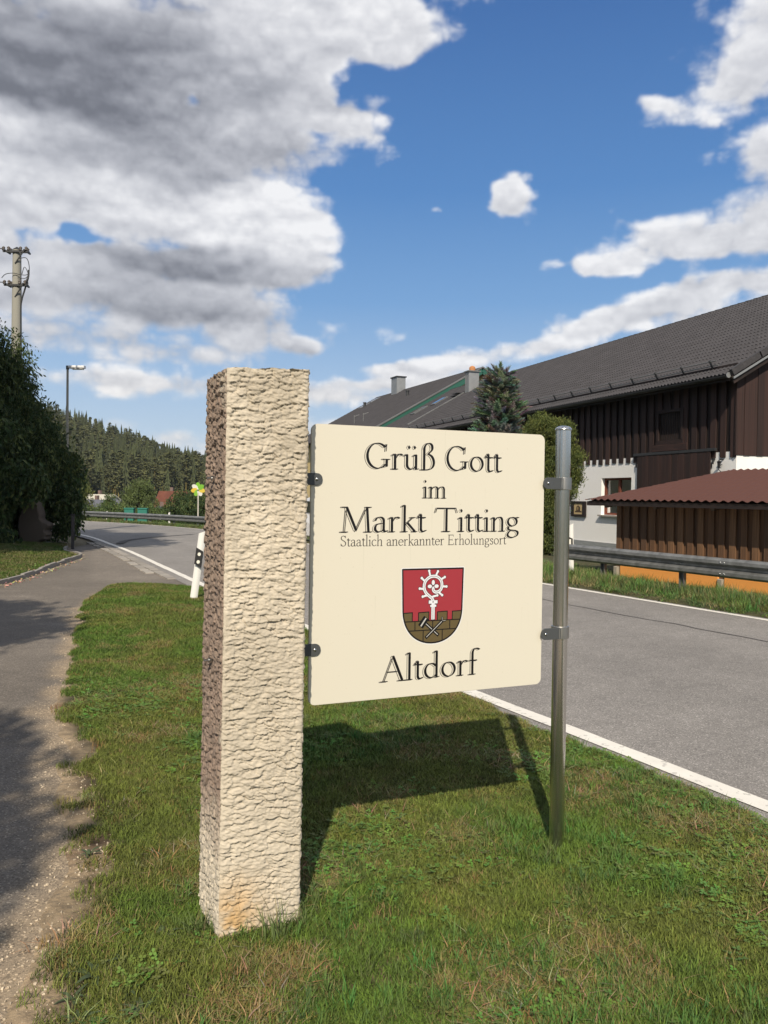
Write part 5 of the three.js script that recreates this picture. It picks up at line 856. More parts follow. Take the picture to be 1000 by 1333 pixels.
// conifers in front of the barn
{
  const t = thing('blue_spruce', 'blue green conifer with loose drooping sprays in front of the barn roof', 'conifer', [3.62, 0, -26.6], 0), r = rng(33), list = [], H = 5.5;
  part(t, 'trunk', limb([[0, -0.2, 0], [0.03, 2, 0.02], [0.0, 4, 0], [0.08, 5.6, 0]], 0.11, 0.015, 8), M.bark);
  const spray = (() => { const p = [], q = rng(9); for (let k = 0; k < 34; k++) { const u = k / 34, s = (k & 1 ? 1 : -1), x = u * 0.42, w = 0.15 * (1 - u * 0.75), dy = -0.06 * u * u; const a = [x, dy, 0], b = [x + 0.07 + 0.03 * q(), dy + 0.05 * (q() - 0.4), s * w * (0.7 + 0.5 * q())], c = [x + 0.03, dy + 0.022, 0], e = [x, dy + 0.03 * q(), s * 0.012]; p.push(...a, ...b, ...c, ...a, ...e, ...b); } const g = new THREE.BufferGeometry(); g.setAttribute('position', new THREE.Float32BufferAttribute(p, 3)); g.computeVertexNormals(); return g; })();
  for (let k = 0; k < 1700; k++) {
    const u = Math.pow(r(), 0.75), y = 0.5 + u * (H - 0.5), a = r() * 6.283, lump = 0.1 + 1.75 * fbm(Math.cos(a) * 2.2 + 3, y * 2.1, Math.sin(a) * 2.2 + 8, 3), R = 1.16 * Math.pow(1 - u, 0.72) * lump + 0.04, d = R * Math.pow(r(), 0.4);
    const br = r(); list.push({ p: [Math.cos(a) * d + 0.06 * u, y, Math.sin(a) * d], rx: (r() - 0.5) * 1.2, ry: -a + (r() - 0.5) * 0.9, rz: 0.55 + (r() - 0.5) * 1.0, s: (0.8 + 0.7 * r()) * mix(1, 0.75, u), c: br < 0.03 ? [0.16, 0.09, 0.045] : [0.19, 0.225, 0.175].map((q) => q * (0.6 + 0.7 * r())) });
  }
  instances(t, 'crown', spray, M.leaf, list);
}
tree('thuja_bush', 'dense yellow green conifer bush in front of the white barn wall', undefined, [4.52, 0, -22.9], { category: 'shrub', seed: 44, height: 3.9, trunk: 0.1, blobs: [[-0.15, 1.6, 0, 0.62, 1.3, 0.7], [0.1, 2.7, 0, 0.72, 0.95, 0.72], [-0.25, 3.2, 0.1, 0.42, 0.62, 0.42], [0.32, 3.15, 0.05, 0.42, 0.62, 0.42], [0.5, 2.4, 0.2, 0.45, 0.55, 0.45], [-0.5, 2.3, 0.2, 0.45, 0.6, 0.45], [0.3, 1.7, 0.3, 0.38, 0.5, 0.4], [-0.4, 1.2, 0.3, 0.5, 0.6, 0.5], [-0.2, 0.6, 0.1, 0.45, 0.6, 0.5]], geo: LEAVES.scale, scale: 1.0, count: 4200, gap: 2.6, gapAt: 0.32, colors: [[0.11, 0.14, 0.034], [0.08, 0.11, 0.03], [0.14, 0.155, 0.04]], hollow: 0.3 });

// ---------------------------------------------------------------- grass
{
  const r = rng(101), list = [], tall = [], clover = [], straw = [], clump = bladeGeo(rng(11), 36, 0.06, 0.018, 0.052, 0.0036, 0.9, 0.3), tuft = bladeGeo(rng(12), 30, 0.055, 0.04, 0.11, 0.0045, 0.7), stalk = bladeGeo(rng(13), 16, 0.055, 0.012, 0.05, 0.0026, 1.9, 0.6);
  const greenAt = (x, z, v) => { const n = fbm(x * 1.3 + 4, z * 1.3, 0, 4), lush = sstep(0.40, 0.66, n + 0.24 * Math.exp(-(((x - 1.15) / 0.42) ** 2 + ((z + 3.3) / 0.32) ** 2)) + 0.1 * sstep(-7, -10, z)), far = sstep(-6, -9, z); const a = [0.125, 0.152, 0.022], b = [0.085, 0.155, 0.015]; return a.map((q, k) => mix(q, b[k], clamp(lush * 0.85 + 0.25 * far)) * (0.42 + 0.95 * v) * (0.86 + 0.28 * fbm(x * 3.1, z * 3.1 + 8, 0, 3))); };
  for (let k = 0; k < 190000 && list.length < 58000; k++) {
    const z = -1.3 - 13.2 * Math.pow(r(), 1.35), x = -4.9 + 8.0 * r(); if (x / -z > 1.1 || x / -z < -0.9) continue;
    const d = vergeD(x, z); if (d < 0.03) continue;
    const ps = pathSide(x, z), n = fbm(x * 5, z * 5, 0, 3), edge = sstep(0.0, wornWidth(z), ps + 0.4 * (n - 0.5)) * sstep(-14, -11, z) + sstep(-10.5, -13, z), b = clamp(bare(x, z)); if (r() > Math.pow(clamp(edge), 2.0) * (1 - 0.95 * b)) continue;
    const y = vergeY(x, z, d) - 0.004, dry = fbm(x * 2.6 + 2, z * 2.6, 0, 4) + 0.16 * sstep(0.7, 0.1, d) * sstep(-0.4, 0.2, x) + 0.10 * b;
    list.push({ p: [x, y, z], ry: r() * 6.28, rx: (r() - 0.5) * 0.2, rz: (r() - 0.5) * 0.2, s: [1, 0.45 + 1.0 * fbm(x * 2.2, z * 2.2 + 5, 0, 3) + 0.4 * r(), 1].map((q) => q * mix(0.95, 1.5, sstep(-5, -12, z))), c: r() < 0.07 + 0.55 * sstep(0.5, 0.74, dry) ? [0.21, 0.175, 0.06].map((q) => q * (0.7 + 0.5 * r())) : greenAt(x, z, r()) });
    const lush = fbm(x * 1.3 + 4, z * 1.3, 0, 4);
    if (z > -6.5 && r() < 0.12 * sstep(0.50, 0.7, lush + 0.24 * Math.exp(-(((x - 1.15) / 0.42) ** 2 + ((z + 3.3) / 0.32) ** 2)))) tall.push({ p: [x, y, z], ry: r() * 6.28, s: 0.6 + 0.5 * r(), c: [0.072, 0.135, 0.024].map((q) => q * (0.7 + 0.6 * r())) });
    if (z > -7 && r() < 0.22 * sstep(0.45, 0.72, dry)) straw.push({ p: [x, y, z], ry: r() * 6.28, s: 0.9 + 0.7 * r(), c: [0.30, 0.25, 0.12].map((q) => q * (0.6 + 0.6 * r())) });
    const cl = fbm(x * 1.15 - 7, z * 1.15 + 3, 0, 3) + 0.22 * Math.exp(-(((x - 0.75) / 0.5) ** 2 + ((z + 2.6) / 0.5) ** 2)) + 0.16 * Math.exp(-(((x - 0.15) / 0.25) ** 2 + ((z + 2.1) / 0.25) ** 2));
    if (z > -7 && r() < 0.34 * sstep(0.42, 0.80, cl + 0.2 * (r() - 0.5))) clover.push({ p: [x + 0.02 * r(), y + 0.008, z], ry: r() * 6.28, rx: (r() - 0.5) * 0.5, rz: (r() - 0.5) * 0.5, s: 0.5 + 0.4 * r(), c: [0.095, 0.165, 0.026].map((q) => q * (0.7 + 0.6 * r())) });
  }
  const cloverGeo = (() => { const q = rng(21), p = []; for (let s = 0; s < 7; s++) { const a = q() * 6.28, d = 0.055 * Math.sqrt(q()), x = Math.cos(a) * d, z = Math.sin(a) * d, h = 0.02 + 0.025 * q(), R = 0.0065 + 0.004 * q(), tx = (q() - 0.5) * 0.6, tz = (q() - 0.5) * 0.6; for (let k = 0; k < 3; k++) { const b = a + k * 2.094, pt = (u, v) => { const X = Math.cos(b) * u - Math.sin(b) * v, Z = Math.sin(b) * u + Math.cos(b) * v; return [x + X, h + X * tx + Z * tz + u * 0.12, z + Z]; }; const A = pt(0, 0), B = pt(R * 0.9, R * 0.75), C = pt(R * 0.9, -R * 0.75), D = pt(R * 1.7, R * 0.45), E = pt(R * 1.7, -R * 0.45); p.push(...A, ...B, ...C, ...B, ...D, ...C, ...D, ...E, ...C); } } const g = new THREE.BufferGeometry(); g.setAttribute('position', new THREE.Float32BufferAttribute(p, 3)); g.computeVertexNormals(); return g; })();
  const put = (name, geo, l, label) => { const m = instances(scene, numbered(name), geo, M.grass, l); m.userData.label = label; };
  put('grass', clump, list, 'short mown grass of the verge round pillar and post');
  put('grass', tuft, tall, 'longer green tufts in the mown grass of the verge');
  put('grass', stalk, straw, 'dry straw coloured blades lying in the verge');
  put('clover', cloverGeo, clover, 'clover patches in the verge grass');
  // lawn by the hedge
  const lw = []; for (let k = 0; k < 30000 && lw.length < 9000; k++) { const z = -12.5 - 12 * r(), x = -6.4 - 7 * r(), d = lawnD(x, z); if (d < 0.08 || x / -z < -0.58) continue; const n = fbm(x * 3, z * 3, 0, 4); if (r() < 0.75 * sstep(0.55 + 0.5 * (n - 0.5), 0.1, d)) continue; lw.push({ p: [x, lawnY(x, z, d) - 0.005, z], ry: r() * 6.28, s: 1.5 + 0.8 * r(), c: r() < 0.25 ? [0.20, 0.165, 0.075] : greenAt(x, z, r()).map((q) => q * 0.8) }); }
  put('grass', clump, lw, 'grass of the lawn strip below the hedge');
  const fl = []; for (let k = 0; k < 900; k++) { const z = -13 - 9 * r(), x = -6.3 - 1.8 * r() * r(), d = lawnD(x, z); if (d < -0.25) continue; fl.push({ p: [x, (d > 0 ? lawnY(x, z, d) : -0.01) + 0.02, z], ry: r() * 6.28, rx: (r() - 0.5), rz: (r() - 0.5), s: 0.5 + 0.5 * r(), c: [0.42, 0.34, 0.20].map((q) => q * (0.6 + 0.8 * r())) }); }
  put('fallen_leaf_litter', leafCluster(rng(8), 2, 0.04, 0.07, 0.05, 0), fl, 'dry fallen leaves along the lawn edge');
  // tall grass and weeds along the guardrail, and the bank of the bend
  const bank = [], low = [], tg = bladeGeo(rng(14), 26, 0.11, 0.10, 0.34, 0.008, 0.75);
  for (let k = 0; k < 9000; k++) {
    const j = 4 + Math.floor(r() * 170), o = 6.1 + 2.6 * r(), [x, z] = across(j, o), n = fbm(x * 0.9, z * 0.9, 0, 3), far = z < -24;
    if (Math.abs(x / z) > 0.62) continue;
    const e = sstep(6.1, 6.6, o); bank.push({ p: [x + 0.1 * (r() - 0.5), railY(x, z), z], ry: r() * 6.28, s: [1, (0.35 + 0.65 * e) * (1 - 0.45 * sstep(7, 7.4, o)) * (0.45 + 0.9 * n) * (0.7 + 0.6 * r()), 1].map((q) => q * (far ? 1.2 : 1)), c: r() < 0.16 ? [0.27, 0.23, 0.10] : [0.10, 0.165, 0.038].map((q) => q * (0.65 + 0.7 * r())) });
  }
  for (let k = 0; k < 12000; k++) { const j = 200 + Math.floor(r() * 200), o = 6.05 + 3.6 * r(), [x, z] = across(j, o); low.push({ p: [x, railY(x, z), z], ry: r() * 6.28, s: [1.3, 0.45 + 0.35 * r(), 1.3], c: r() < 0.2 ? [0.22, 0.2, 0.08] : [0.10, 0.15, 0.038].map((q) => q * (0.7 + 0.6 * r())) }); }
  put('roadside_grass', tg, bank, 'tall weedy grass below the guardrail by the woodshed');
  put('roadside_grass', tg, low, 'grass bank along the outside of the bend');
}
// gravel along the footpath edge
{
  const r = rng(55), list = [], g = new THREE.IcosahedronGeometry(1, 0), p = g.attributes.position; for (let i = 0; i < p.count; i++) { const x = p.getX(i), y = p.getY(i), z = p.getZ(i), k = 0.75 + 0.5 * h3(Math.round(x * 50), Math.round(y * 50), Math.round(z * 50)); p.setXYZ(i, x * k, y * k * 0.6, z * k); } g.computeVertexNormals();
  for (let k = 0; k < 60000 && list.length < 5600; k++) {
    const t = Math.pow(r(), 1.6), z = -1.6 - 10 * t, x = -4.6 + 4.6 * r(), d = vergeD(x, z); if (d < -0.12 || x / -z < -0.6) continue; const ps = pathSide(x, z); if (r() > sstep(0.55, 0.05, ps) * sstep(0.40, 0.62, fbm(x * 4, z * 4, 0, 3) + 0.05 + 0.12 * sstep(-5, -2.5, z))) continue;
    const s = 0.0014 + 0.0062 * Math.pow(r(), 3), v = 0.55 + 0.6 * r(); list.push({ p: [x, Math.max(-0.012, vergeY(x, z, d)) + s * 0.25, z], rx: r() * 3, ry: r() * 6, rz: r() * 3, s, c: [0.52 * v, 0.435 * v, 0.315 * v] });
  }
  const m = instances(scene, 'gravel', g, M.grass, list); m.userData.label = 'pale loose gravel along the edge of the footpath';
}
// single weeds and tufts that stand out
{
  const longTuft = bladeGeo(rng(61), 46, 0.05, 0.05, 0.20, 0.005, 0.75), stem = bladeGeo(rng(62), 7, 0.04, 0.10, 0.30, 0.004, 0.45);
  const mt = std({ color: lin(0.105, 0.15, 0.042), roughness: 0.8, side: THREE.DoubleSide }), md = std({ color: lin(0.22, 0.19, 0.095), roughness: 0.9, side: THREE.DoubleSide }), mw = std({ color: lin(0.05, 0.075, 0.03), roughness: 0.7, side: THREE.DoubleSide });
  const tuft = (label, x, z, s, sy) => { const t = thing('grass_tuft', label, 'grass tuft', [x, vergeY(x, z, vergeD(x, z)) - 0.01, z], x * 7, 'grass tufts left standing by the mower'); part(t, 'blades', longTuft, mt, null, null, [s, sy, s]); part(t, 'seed_stems', stem, md, null, null, [s, sy, s]); };
  tuft('long grass tuft with dry stems at the foot of the front of the stone pillar', -0.375, -2.93, 1.0, 1.05);
  tuft('small grass tuft at the right corner of the foot of the stone pillar', -0.28, -3.02, 0.7, 0.7);
  tuft('grass tuft growing at the foot of the left side of the stone pillar', -0.66, -2.97, 0.9, 0.8);
  tuft('small grass tuft at the foot of the steel post', 0.775, -3.68, 0.6, 0.55);
  const leaf = (L, W) => { const n = 6, p = [], idx = []; for (let i = 0; i <= n; i++) { const u = i / n, w = W * Math.sin(Math.PI * Math.pow(u, 0.8)) * (i % 2 ? 1 : 0.78) + 0.001, y = 0.35 * L * Math.sin(u * 2.2) * (1 - 0.5 * u); p.push(-w, y + 0.1 * w, u * L, 0, y - 0.12 * w, u * L, w, y + 0.1 * w, u * L); if (i < n) { const a = i * 3; idx.push(a, a + 3, a + 1, a + 1, a + 3, a + 4, a + 1, a + 4, a + 2, a + 2, a + 4, a + 5); } } const g = new THREE.BufferGeometry(); g.setAttribute('position', new THREE.Float32BufferAttribute(p, 3)); g.setIndex(idx); g.computeVertexNormals(); return g; };
  const lg = leaf(0.075, 0.0075), rw = rng(63);
  const weed = (label, x, z, n, s) => { const d = vergeD(x, z), t = thing('weed_plant', label, 'weed', [x, Math.max(-0.01, vergeY(x, z, d)), z], rw() * 6, 'low weeds on the gravel edge of the footpath'); for (let k = 0; k < n; k++) part(t, 'leaf', lg, mw, [0, 0.004, 0], [-0.25 * rw(), k * 2.4 + rw(), 0], [s, s * (0.7 + 0.6 * rw()), s * (0.7 + 0.6 * rw())]); };
  const W = 'dark low weed spreading its leaves on the gravel beside the footpath';
  for (const [x, z, n, s] of [[-1.02, -2.74, 9, 0.8], [-0.93, -2.70, 12, 1.0], [-0.87, -2.80, 10, 0.9], [-0.96, -2.58, 8, 0.7], [-0.80, -2.62, 10, 0.8], [-0.90, -2.47, 8, 0.8], [-0.72, -2.5, 9, 0.9], [-0.99, -3.05, 8, 0.7], [-1.28, -3.62, 7, 0.7], [-1.95, -5.55, 8, 0.8], [-2.75, -7.55, 9, 0.8], [-0.78, -2.95, 9, 0.9]]) weed(W, x, z, n, s);
}

// ---------------------------------------------------------------- under the hedge: the stone face, the wall end, a notice
{
  const k = 0.00345, q = [[300, 600], [318, 640], [332, 690], [340, 735], [338, 760], [352, 780], [380, 795], [408, 808], [414, 828], [398, 850], [378, 868], [384, 884], [402, 902], [398, 922], [384, 930], [392, 944], [380, 962], [340, 972], [318, 1000], [300, 1030], [200, 1040], [140, 900], [150, 720], [220, 610]];
  const cs = new THREE.CatmullRomCurve3(q.map(([x, y]) => new THREE.Vector3((x - 300) * k, (1015 - y) * k, 0)), true, 'centripetal').getSpacedPoints(110), s = new THREE.Shape(cs.slice(0, 110).map((v) => P2(v.x, v.y)));
  const g = mergeVertices(new THREE.ExtrudeGeometry(s, { depth: 0.35, steps: 5, bevelEnabled: true, bevelThickness: 0.22, bevelSize: 0.06, bevelSegments: 6, bevelOffset: -0.05 }).deleteAttribute('normal').deleteAttribute('uv').translate(0, 0, -0.3), 1e-4), p = g.attributes.position;
  for (let i = 0; i < p.count; i++) { const x = p.getX(i), y = p.getY(i), z = p.getZ(i); p.setXYZ(i, x + 0.03 * (fbm(y * 9, z * 9, 1, 3) - 0.5), y, z + 0.06 * (fbm(x * 8, y * 8, 2, 3) - 0.5)); } g.computeVertexNormals();
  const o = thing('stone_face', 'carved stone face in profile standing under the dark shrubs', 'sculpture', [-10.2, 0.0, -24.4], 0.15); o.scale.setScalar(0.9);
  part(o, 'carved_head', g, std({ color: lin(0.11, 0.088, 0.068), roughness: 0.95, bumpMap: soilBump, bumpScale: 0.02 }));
  part(o, 'plinth', bevelBox(0.9, 0.16, 0.6, 0.03), M.concrete, [-0.12, 0.02, -0.05]);
  const w = thing('garden_post', 'dark garden wall end post at the corner of the lawn', 'post', [-8.72, 0, -23.2], 0.3);
  part(w, 'post_shaft', bevelBox(0.08, 0.95, 0.16, 0.01), std({ color: lin(0.05, 0.045, 0.045), roughness: 0.9 }), [0, 0.45, 0]); part(w, 'post_cap', bevelBox(0.11, 0.04, 0.19, 0.01), M.dark, [0, 0.95, 0]);
  const n = thing('notice_plate', 'small pale notice plate on a post behind the dark shrub', 'sign', [-13.15, -0.2, -34.5], 0.1);
  part(n, 'plate', bevelBox(0.36, 0.40, 0.02, 0.005), std({ color: lin(0.70, 0.68, 0.55), roughness: 0.6 }), [0, 1.08, 0.03]); part(n, 'post_tube', cyl(0.025, 0.025, 1.3, 10, 0, 0.6, 0), M.galv);
}
// ---------------------------------------------------------------- flower shaped wind wheel in the field
{
  const f = thing('wind_wheel', 'flower shaped wind wheel of green, white and yellow petals on a pole in the field', 'garden ornament', [-10.33, -0.45, -46]);
  part(f, 'pole', cyl(0.035, 0.04, 2.1, 10, 0, 1.05, 0), std({ color: lin(0.55, 0.52, 0.45), roughness: 0.7 }));
  const s = new THREE.Shape(); s.moveTo(0, 0); s.bezierCurveTo(0.17, 0.08, 0.16, 0.36, 0, 0.40); s.bezierCurveTo(-0.16, 0.36, -0.17, 0.08, 0, 0); const g = new THREE.ExtrudeGeometry(s, { depth: 0.012, bevelEnabled: true, bevelSize: 0.006, bevelThickness: 0.004, bevelSegments: 2 });
  [[0.22, 0.5, 0.05], [0.75, 0.75, 0.68], [0.72, 0.5, 0.06], [0.25, 0.5, 0.06], [0.75, 0.75, 0.68], [0.72, 0.55, 0.08], [0.2, 0.48, 0.05]].forEach((c, i) => part(f, 'petal', g, std({ color: lin(...c), roughness: 0.5, side: THREE.DoubleSide }), [0, 2.25, 0.03 + 0.004 * i], [0.18, 0, i * 0.8976]));
  part(f, 'hub', new THREE.SphereGeometry(0.06, 12, 8), std({ color: lin(0.5, 0.5, 0.4) }), [0, 2.25, 0.07]);
}
// ---------------------------------------------------------------- two green boxes
for (const [x, label] of [[-17.2, 'dark green box beside the round willow behind the bend guardrail'], [-16.3, 'dark green box towards the orange roofed house behind the bend guardrail']]) {
  const b = thing('green_box', label, 'box', [x, -0.55, -56], 0.1, 'green boxes in the field'); M.boxGreen ??= std({ color: lin(0.015, 0.16, 0.12), roughness: 0.6 });
  part(b, 'body', bevelBox(0.62, 1.0, 0.6, 0.02), M.boxGreen, [0, 0.5, 0]); part(b, 'lid', bevelBox(0.68, 0.08, 0.66, 0.02), M.boxGreen, [0, 1.05, 0]);
}
// ---------------------------------------------------------------- white car parked beside the road beyond the sign
{
  const c = thing('parked_car', 'white hatchback parked at the far roadside beyond the sign board', 'car', [-1.92, 0.0, -28.2], Math.atan2(-0.46, -0.89) + Math.PI);
  // local +z points backwards (towards the sign)
  const side = new THREE.Shape(); side.moveTo(-1.95, 0.25); side.lineTo(1.98, 0.25); side.quadraticCurveTo(2.08, 0.45, 2.05, 0.75); side.lineTo(1.98, 0.95); side.lineTo(1.72, 1.38); side.quadraticCurveTo(1.6, 1.46, 1.2, 1.48); side.lineTo(0.1, 1.47); side.quadraticCurveTo(-0.2, 1.44, -0.5, 1.22); side.lineTo(-0.95, 0.96); side.quadraticCurveTo(-1.9, 0.86, -2.02, 0.66); side.quadraticCurveTo(-2.05, 0.4, -1.95, 0.25);
  const bg = new THREE.ExtrudeGeometry(side, { depth: 1.5, bevelEnabled: true, bevelThickness: 0.12, bevelSize: 0.05, bevelSegments: 4, curveSegments: 8 }).translate(0, 0, -0.75).rotateY(-Math.PI / 2), p = bg.attributes.position; for (let i = 0; i < p.count; i++) { const y = p.getY(i); if (y > 0.95) p.setX(i, p.getX(i) * (1 - 0.28 * (y - 0.95))); } bg.computeVertexNormals();
  part(c, 'body', bg, new THREE.MeshPhysicalMaterial({ color: lin(0.72, 0.72, 0.71), roughness: 0.35, clearcoat: 1, clearcoatRoughness: 0.05 }));
  const pane = (pts, name = 'window') => { const s = new THREE.Shape(pts.map(([a, b]) => P2(a, b))); return s; };
  for (const d of [-1, 1]) { const g = new THREE.ExtrudeGeometry(pane([[-0.62, 1.0], [0.5, 1.0], [0.5, 1.38], [-0.12, 1.38]]), { depth: 0.01, bevelEnabled: false }).rotateY(-Math.PI / 2), g2 = new THREE.ExtrudeGeometry(pane([[0.58, 1.0], [1.7, 1.0], [1.5, 1.38], [0.58, 1.38]]), { depth: 0.01, bevelEnabled: false }).rotateY(-Math.PI / 2); for (const q of [g, g2]) part(c, 'side_window', q, M.glassDark, [d * 0.835, 0, 0], [0, 0, d * 0.24 * 0], [1, 1, 1]); }
  part(c, 'rear_window', box(1.25, 0.46, 0.015), M.glassDark, [0, 1.18, 1.92], [-0.53, 0, 0]); part(c, 'windscreen', box(1.3, 0.62, 0.015), M.glassDark, [0, 1.2, -0.62], [0.95, 0, 0]);
  M.tailRed = std({ color: lin(0.5, 0.012, 0.012), roughness: 0.25 });
  for (const d of [-1, 1]) { part(c, 'tail_light', bevelBox(0.3, 0.17, 0.06, 0.015), M.tailRed, [d * 0.68, 0.83, 2.06]); part(c, 'headlight', bevelBox(0.34, 0.15, 0.08, 0.02), M.reflW, [d * 0.62, 0.7, -2.02]); for (const z of [-1.28, 1.28]) { const w = part(c, 'wheel', new THREE.TorusGeometry(0.235, 0.085, 10, 24).rotateY(Math.PI / 2), M.black, [d * 0.78, 0.315, z]); part(w, 'rim', cyl(0.2, 0.2, 0.1, 18).rotateZ(Math.PI / 2), M.galv); } part(c, 'mirror', bevelBox(0.16, 0.12, 0.1, 0.03), M.black, [d * 0.97, 1.02, -0.5]); }
  part(c, 'bumper', bevelBox(1.6, 0.16, 0.1, 0.03), M.black, [0, 0.38, 2.08]); part(c, 'number_plate', box(0.5, 0.11, 0.02), M.white, [0, 0.62, 2.115]);
}
// ---------------------------------------------------------------- red brown stair cheek beside the barn corner
{
  const s = thing('ramp_wall', 'red brown sloping side wall next to the dense conifer bush', 'wall', [4.35, 0, -25.6], 18.5 * RAD), sh = new THREE.Shape(); sh.moveTo(-1.0, -0.1); sh.lineTo(0.9, -0.1); sh.lineTo(0.9, 1.6); sh.lineTo(0.6, 1.6); sh.closePath();
  part(s, 'panel', new THREE.ExtrudeGeometry(sh, { depth: 0.06, bevelEnabled: false }), M.rust); part(s, 'coping', beam([-1.0, -0.08, 0.03], [0.6, 1.62, 0.03], 0.12, 0.05), M.cladIn[0]);
}
// ---------------------------------------------------------------- village houses in the valley, trees in front of them
M.redRoof = std({ color: lin(0.40, 0.13, 0.065), map: tileNoise.clone(), roughness: 0.85 }); M.redRoof.color.setRGB(0.95, 0.30, 0.15); M.slate = std({ color: lin(0.10, 0.105, 0.125), roughness: 0.7 }); M.paleRoof = std({ color: lin(0.48, 0.46, 0.38), roughness: 0.9 }); M.brownRoof = std({ color: lin(0.17, 0.115, 0.095), roughness: 0.85 });
function cottage(label, x, z, y, w, l, eave, ridge, turn, roof, extra) {
  const h = thing('village_house', label, 'house', [x, y, z], turn, 'village houses in the valley'), s = new THREE.Shape(); s.moveTo(-w / 2, 0); s.lineTo(w / 2, 0); s.lineTo(w / 2, eave); s.lineTo(0, ridge); s.lineTo(-w / 2, eave); s.closePath();
  part(h, 'wall', new THREE.ExtrudeGeometry(s, { depth: l, bevelEnabled: false }).translate(0, 0, -l / 2), M.plaster);
  const a = Math.atan2(ridge - eave, w / 2), L = Math.hypot(ridge - eave, w / 2) + 0.5;
  for (const d of [-1, 1]) { const r = part(h, 'roof_slope', box(L, 0.18, l + 0.9), roof, [d * (w / 4 + 0.15), (eave + ridge) / 2 + 0.08, 0], [0, 0, -d * a]); if (extra && d === extra) part(r, 'solar_panel', box(L * 0.6, 0.05, l * 0.6), M.glassDark, [0, 0.13, 0]); }
  for (const [wx, wy] of [[-w * 0.22, eave * 0.35], [w * 0.22, eave * 0.35], [-w * 0.22, eave * 0.8], [w * 0.22, eave * 0.8]]) { const q = part(h, 'window', box(1.2, 1.3, 0.06), M.white, [wx, wy, l / 2 + 0.03]); part(q, 'pane', box(1.0, 1.1, 0.04), M.glassDark, [0, 0, 0.03]); }
  part(h, 'chimney', box(0.6, 1.6, 0.6), M.brownRoof, [w * 0.12, ridge + 0.3, -l * 0.2]); part(h, 'door', box(1.0, 2.1, 0.06), M.cladIn[0], [0, 1.05, l / 2 + 0.03]);
  return h;
}
cottage('white gabled village house with slate roof in front of the orange roof', -41.3, -152, -8.2, 5.0, 8, 4.6, 7.0, 0.35, M.slate, -1);
cottage('village house with a bright orange tiled roof', -41.6, -166, -8.0, 6.5, 6.5, 6.2, 9.6, 1.45, M.redRoof);
cottage('village house with blue grey slate roof beside the round willow', -54, -158, -8.2, 7, 9, 4.8, 8.0, 1.15, M.slate);
cottage('village house with a pale flat pitched roof above the slate roofs', -60, -176, -8.2, 7, 6, 7.2, 9.0, 1.2, M.paleRoof);
cottage('village house with a brown roof beyond the wind wheel', -25.5, -128, -6.2, 9, 11, 5.2, 8.7, 0.25, M.brownRoof);
{
  const G = 'trees and bushes along the valley field', B = LEAVES.broad;
  const put = (name, label, x, z, y, w, h, colors, seed, cat = 'tree', n = 1500) => tree(name, label, G, [x, y, z], { category: cat, seed, height: h, trunk: 0.035 * h, blobs: [[0, h * 0.55, 0, w * 0.42, h * 0.34, w * 0.42], ...rb(seed + 3, 7, 0, h * 0.52, 0, w * 0.34, h * 0.3, w * 0.24), [0, h * 0.82, 0, w * 0.24, h * 0.16, w * 0.24]], geo: B, scale: 0.09 * w + 0.45, count: n, gap: 2.4 / w, gapAt: 0.3, colors, floor: 0.2 });
  put('round_willow', 'round pale green willow between the slate roofs and the orange roof', -27.4, -93, -4.9, 5.2, 8.4, [[0.13, 0.17, 0.055], [0.11, 0.15, 0.05]], 201, 'tree', 2400);
  put('yellow_tree', 'yellow green tree beside the dark shrubs and the street lamp', -31.0, -84, -3.9, 4.0, 7.6, YELLOWGREEN, 202, 'tree', 2200);
  put('field_tree', 'slim tree with dark crown in front of the slate roofs', -29.2, -88, -4.0, 2.8, 5.6, MIDGREEN, 203);
  put('field_tree', 'dark bushy tree hiding the foot of the orange roofed house', -17.4, -72, -2.6, 4.6, 4.6, DARKGREEN, 204, 'tree', 2200);
  put('field_bush', 'dark bush right of the wind wheel pole foot', -14.6, -66, -2.4, 3.6, 4.2, DARKGREEN, 205, 'bush');
  put('field_bush', 'green bush left of the green boxes', -24.0, -74, -2.8, 5.5, 3.2, MIDGREEN, 206, 'bush', 1800);
  put('field_bush', 'green bush behind the green boxes', -19.8, -70, -2.6, 5.0, 3.0, MIDGREEN, 207, 'bush', 1800);
  put('field_bush', 'bush beneath the yellow green tree', -27.5, -72, -2.8, 5.0, 3.6, MIDGREEN, 208, 'bush', 1800);
  put('field_bush', 'bush by the brown roofed village house', -12.0, -74, -2.8, 5.0, 3.6, MIDGREEN, 209, 'bush', 1500);
  put('field_bush', 'bush in the hollow below the round willow', -22.5, -84, -3.9, 6, 4.2, DARKGREEN, 210, 'bush', 1800);
}
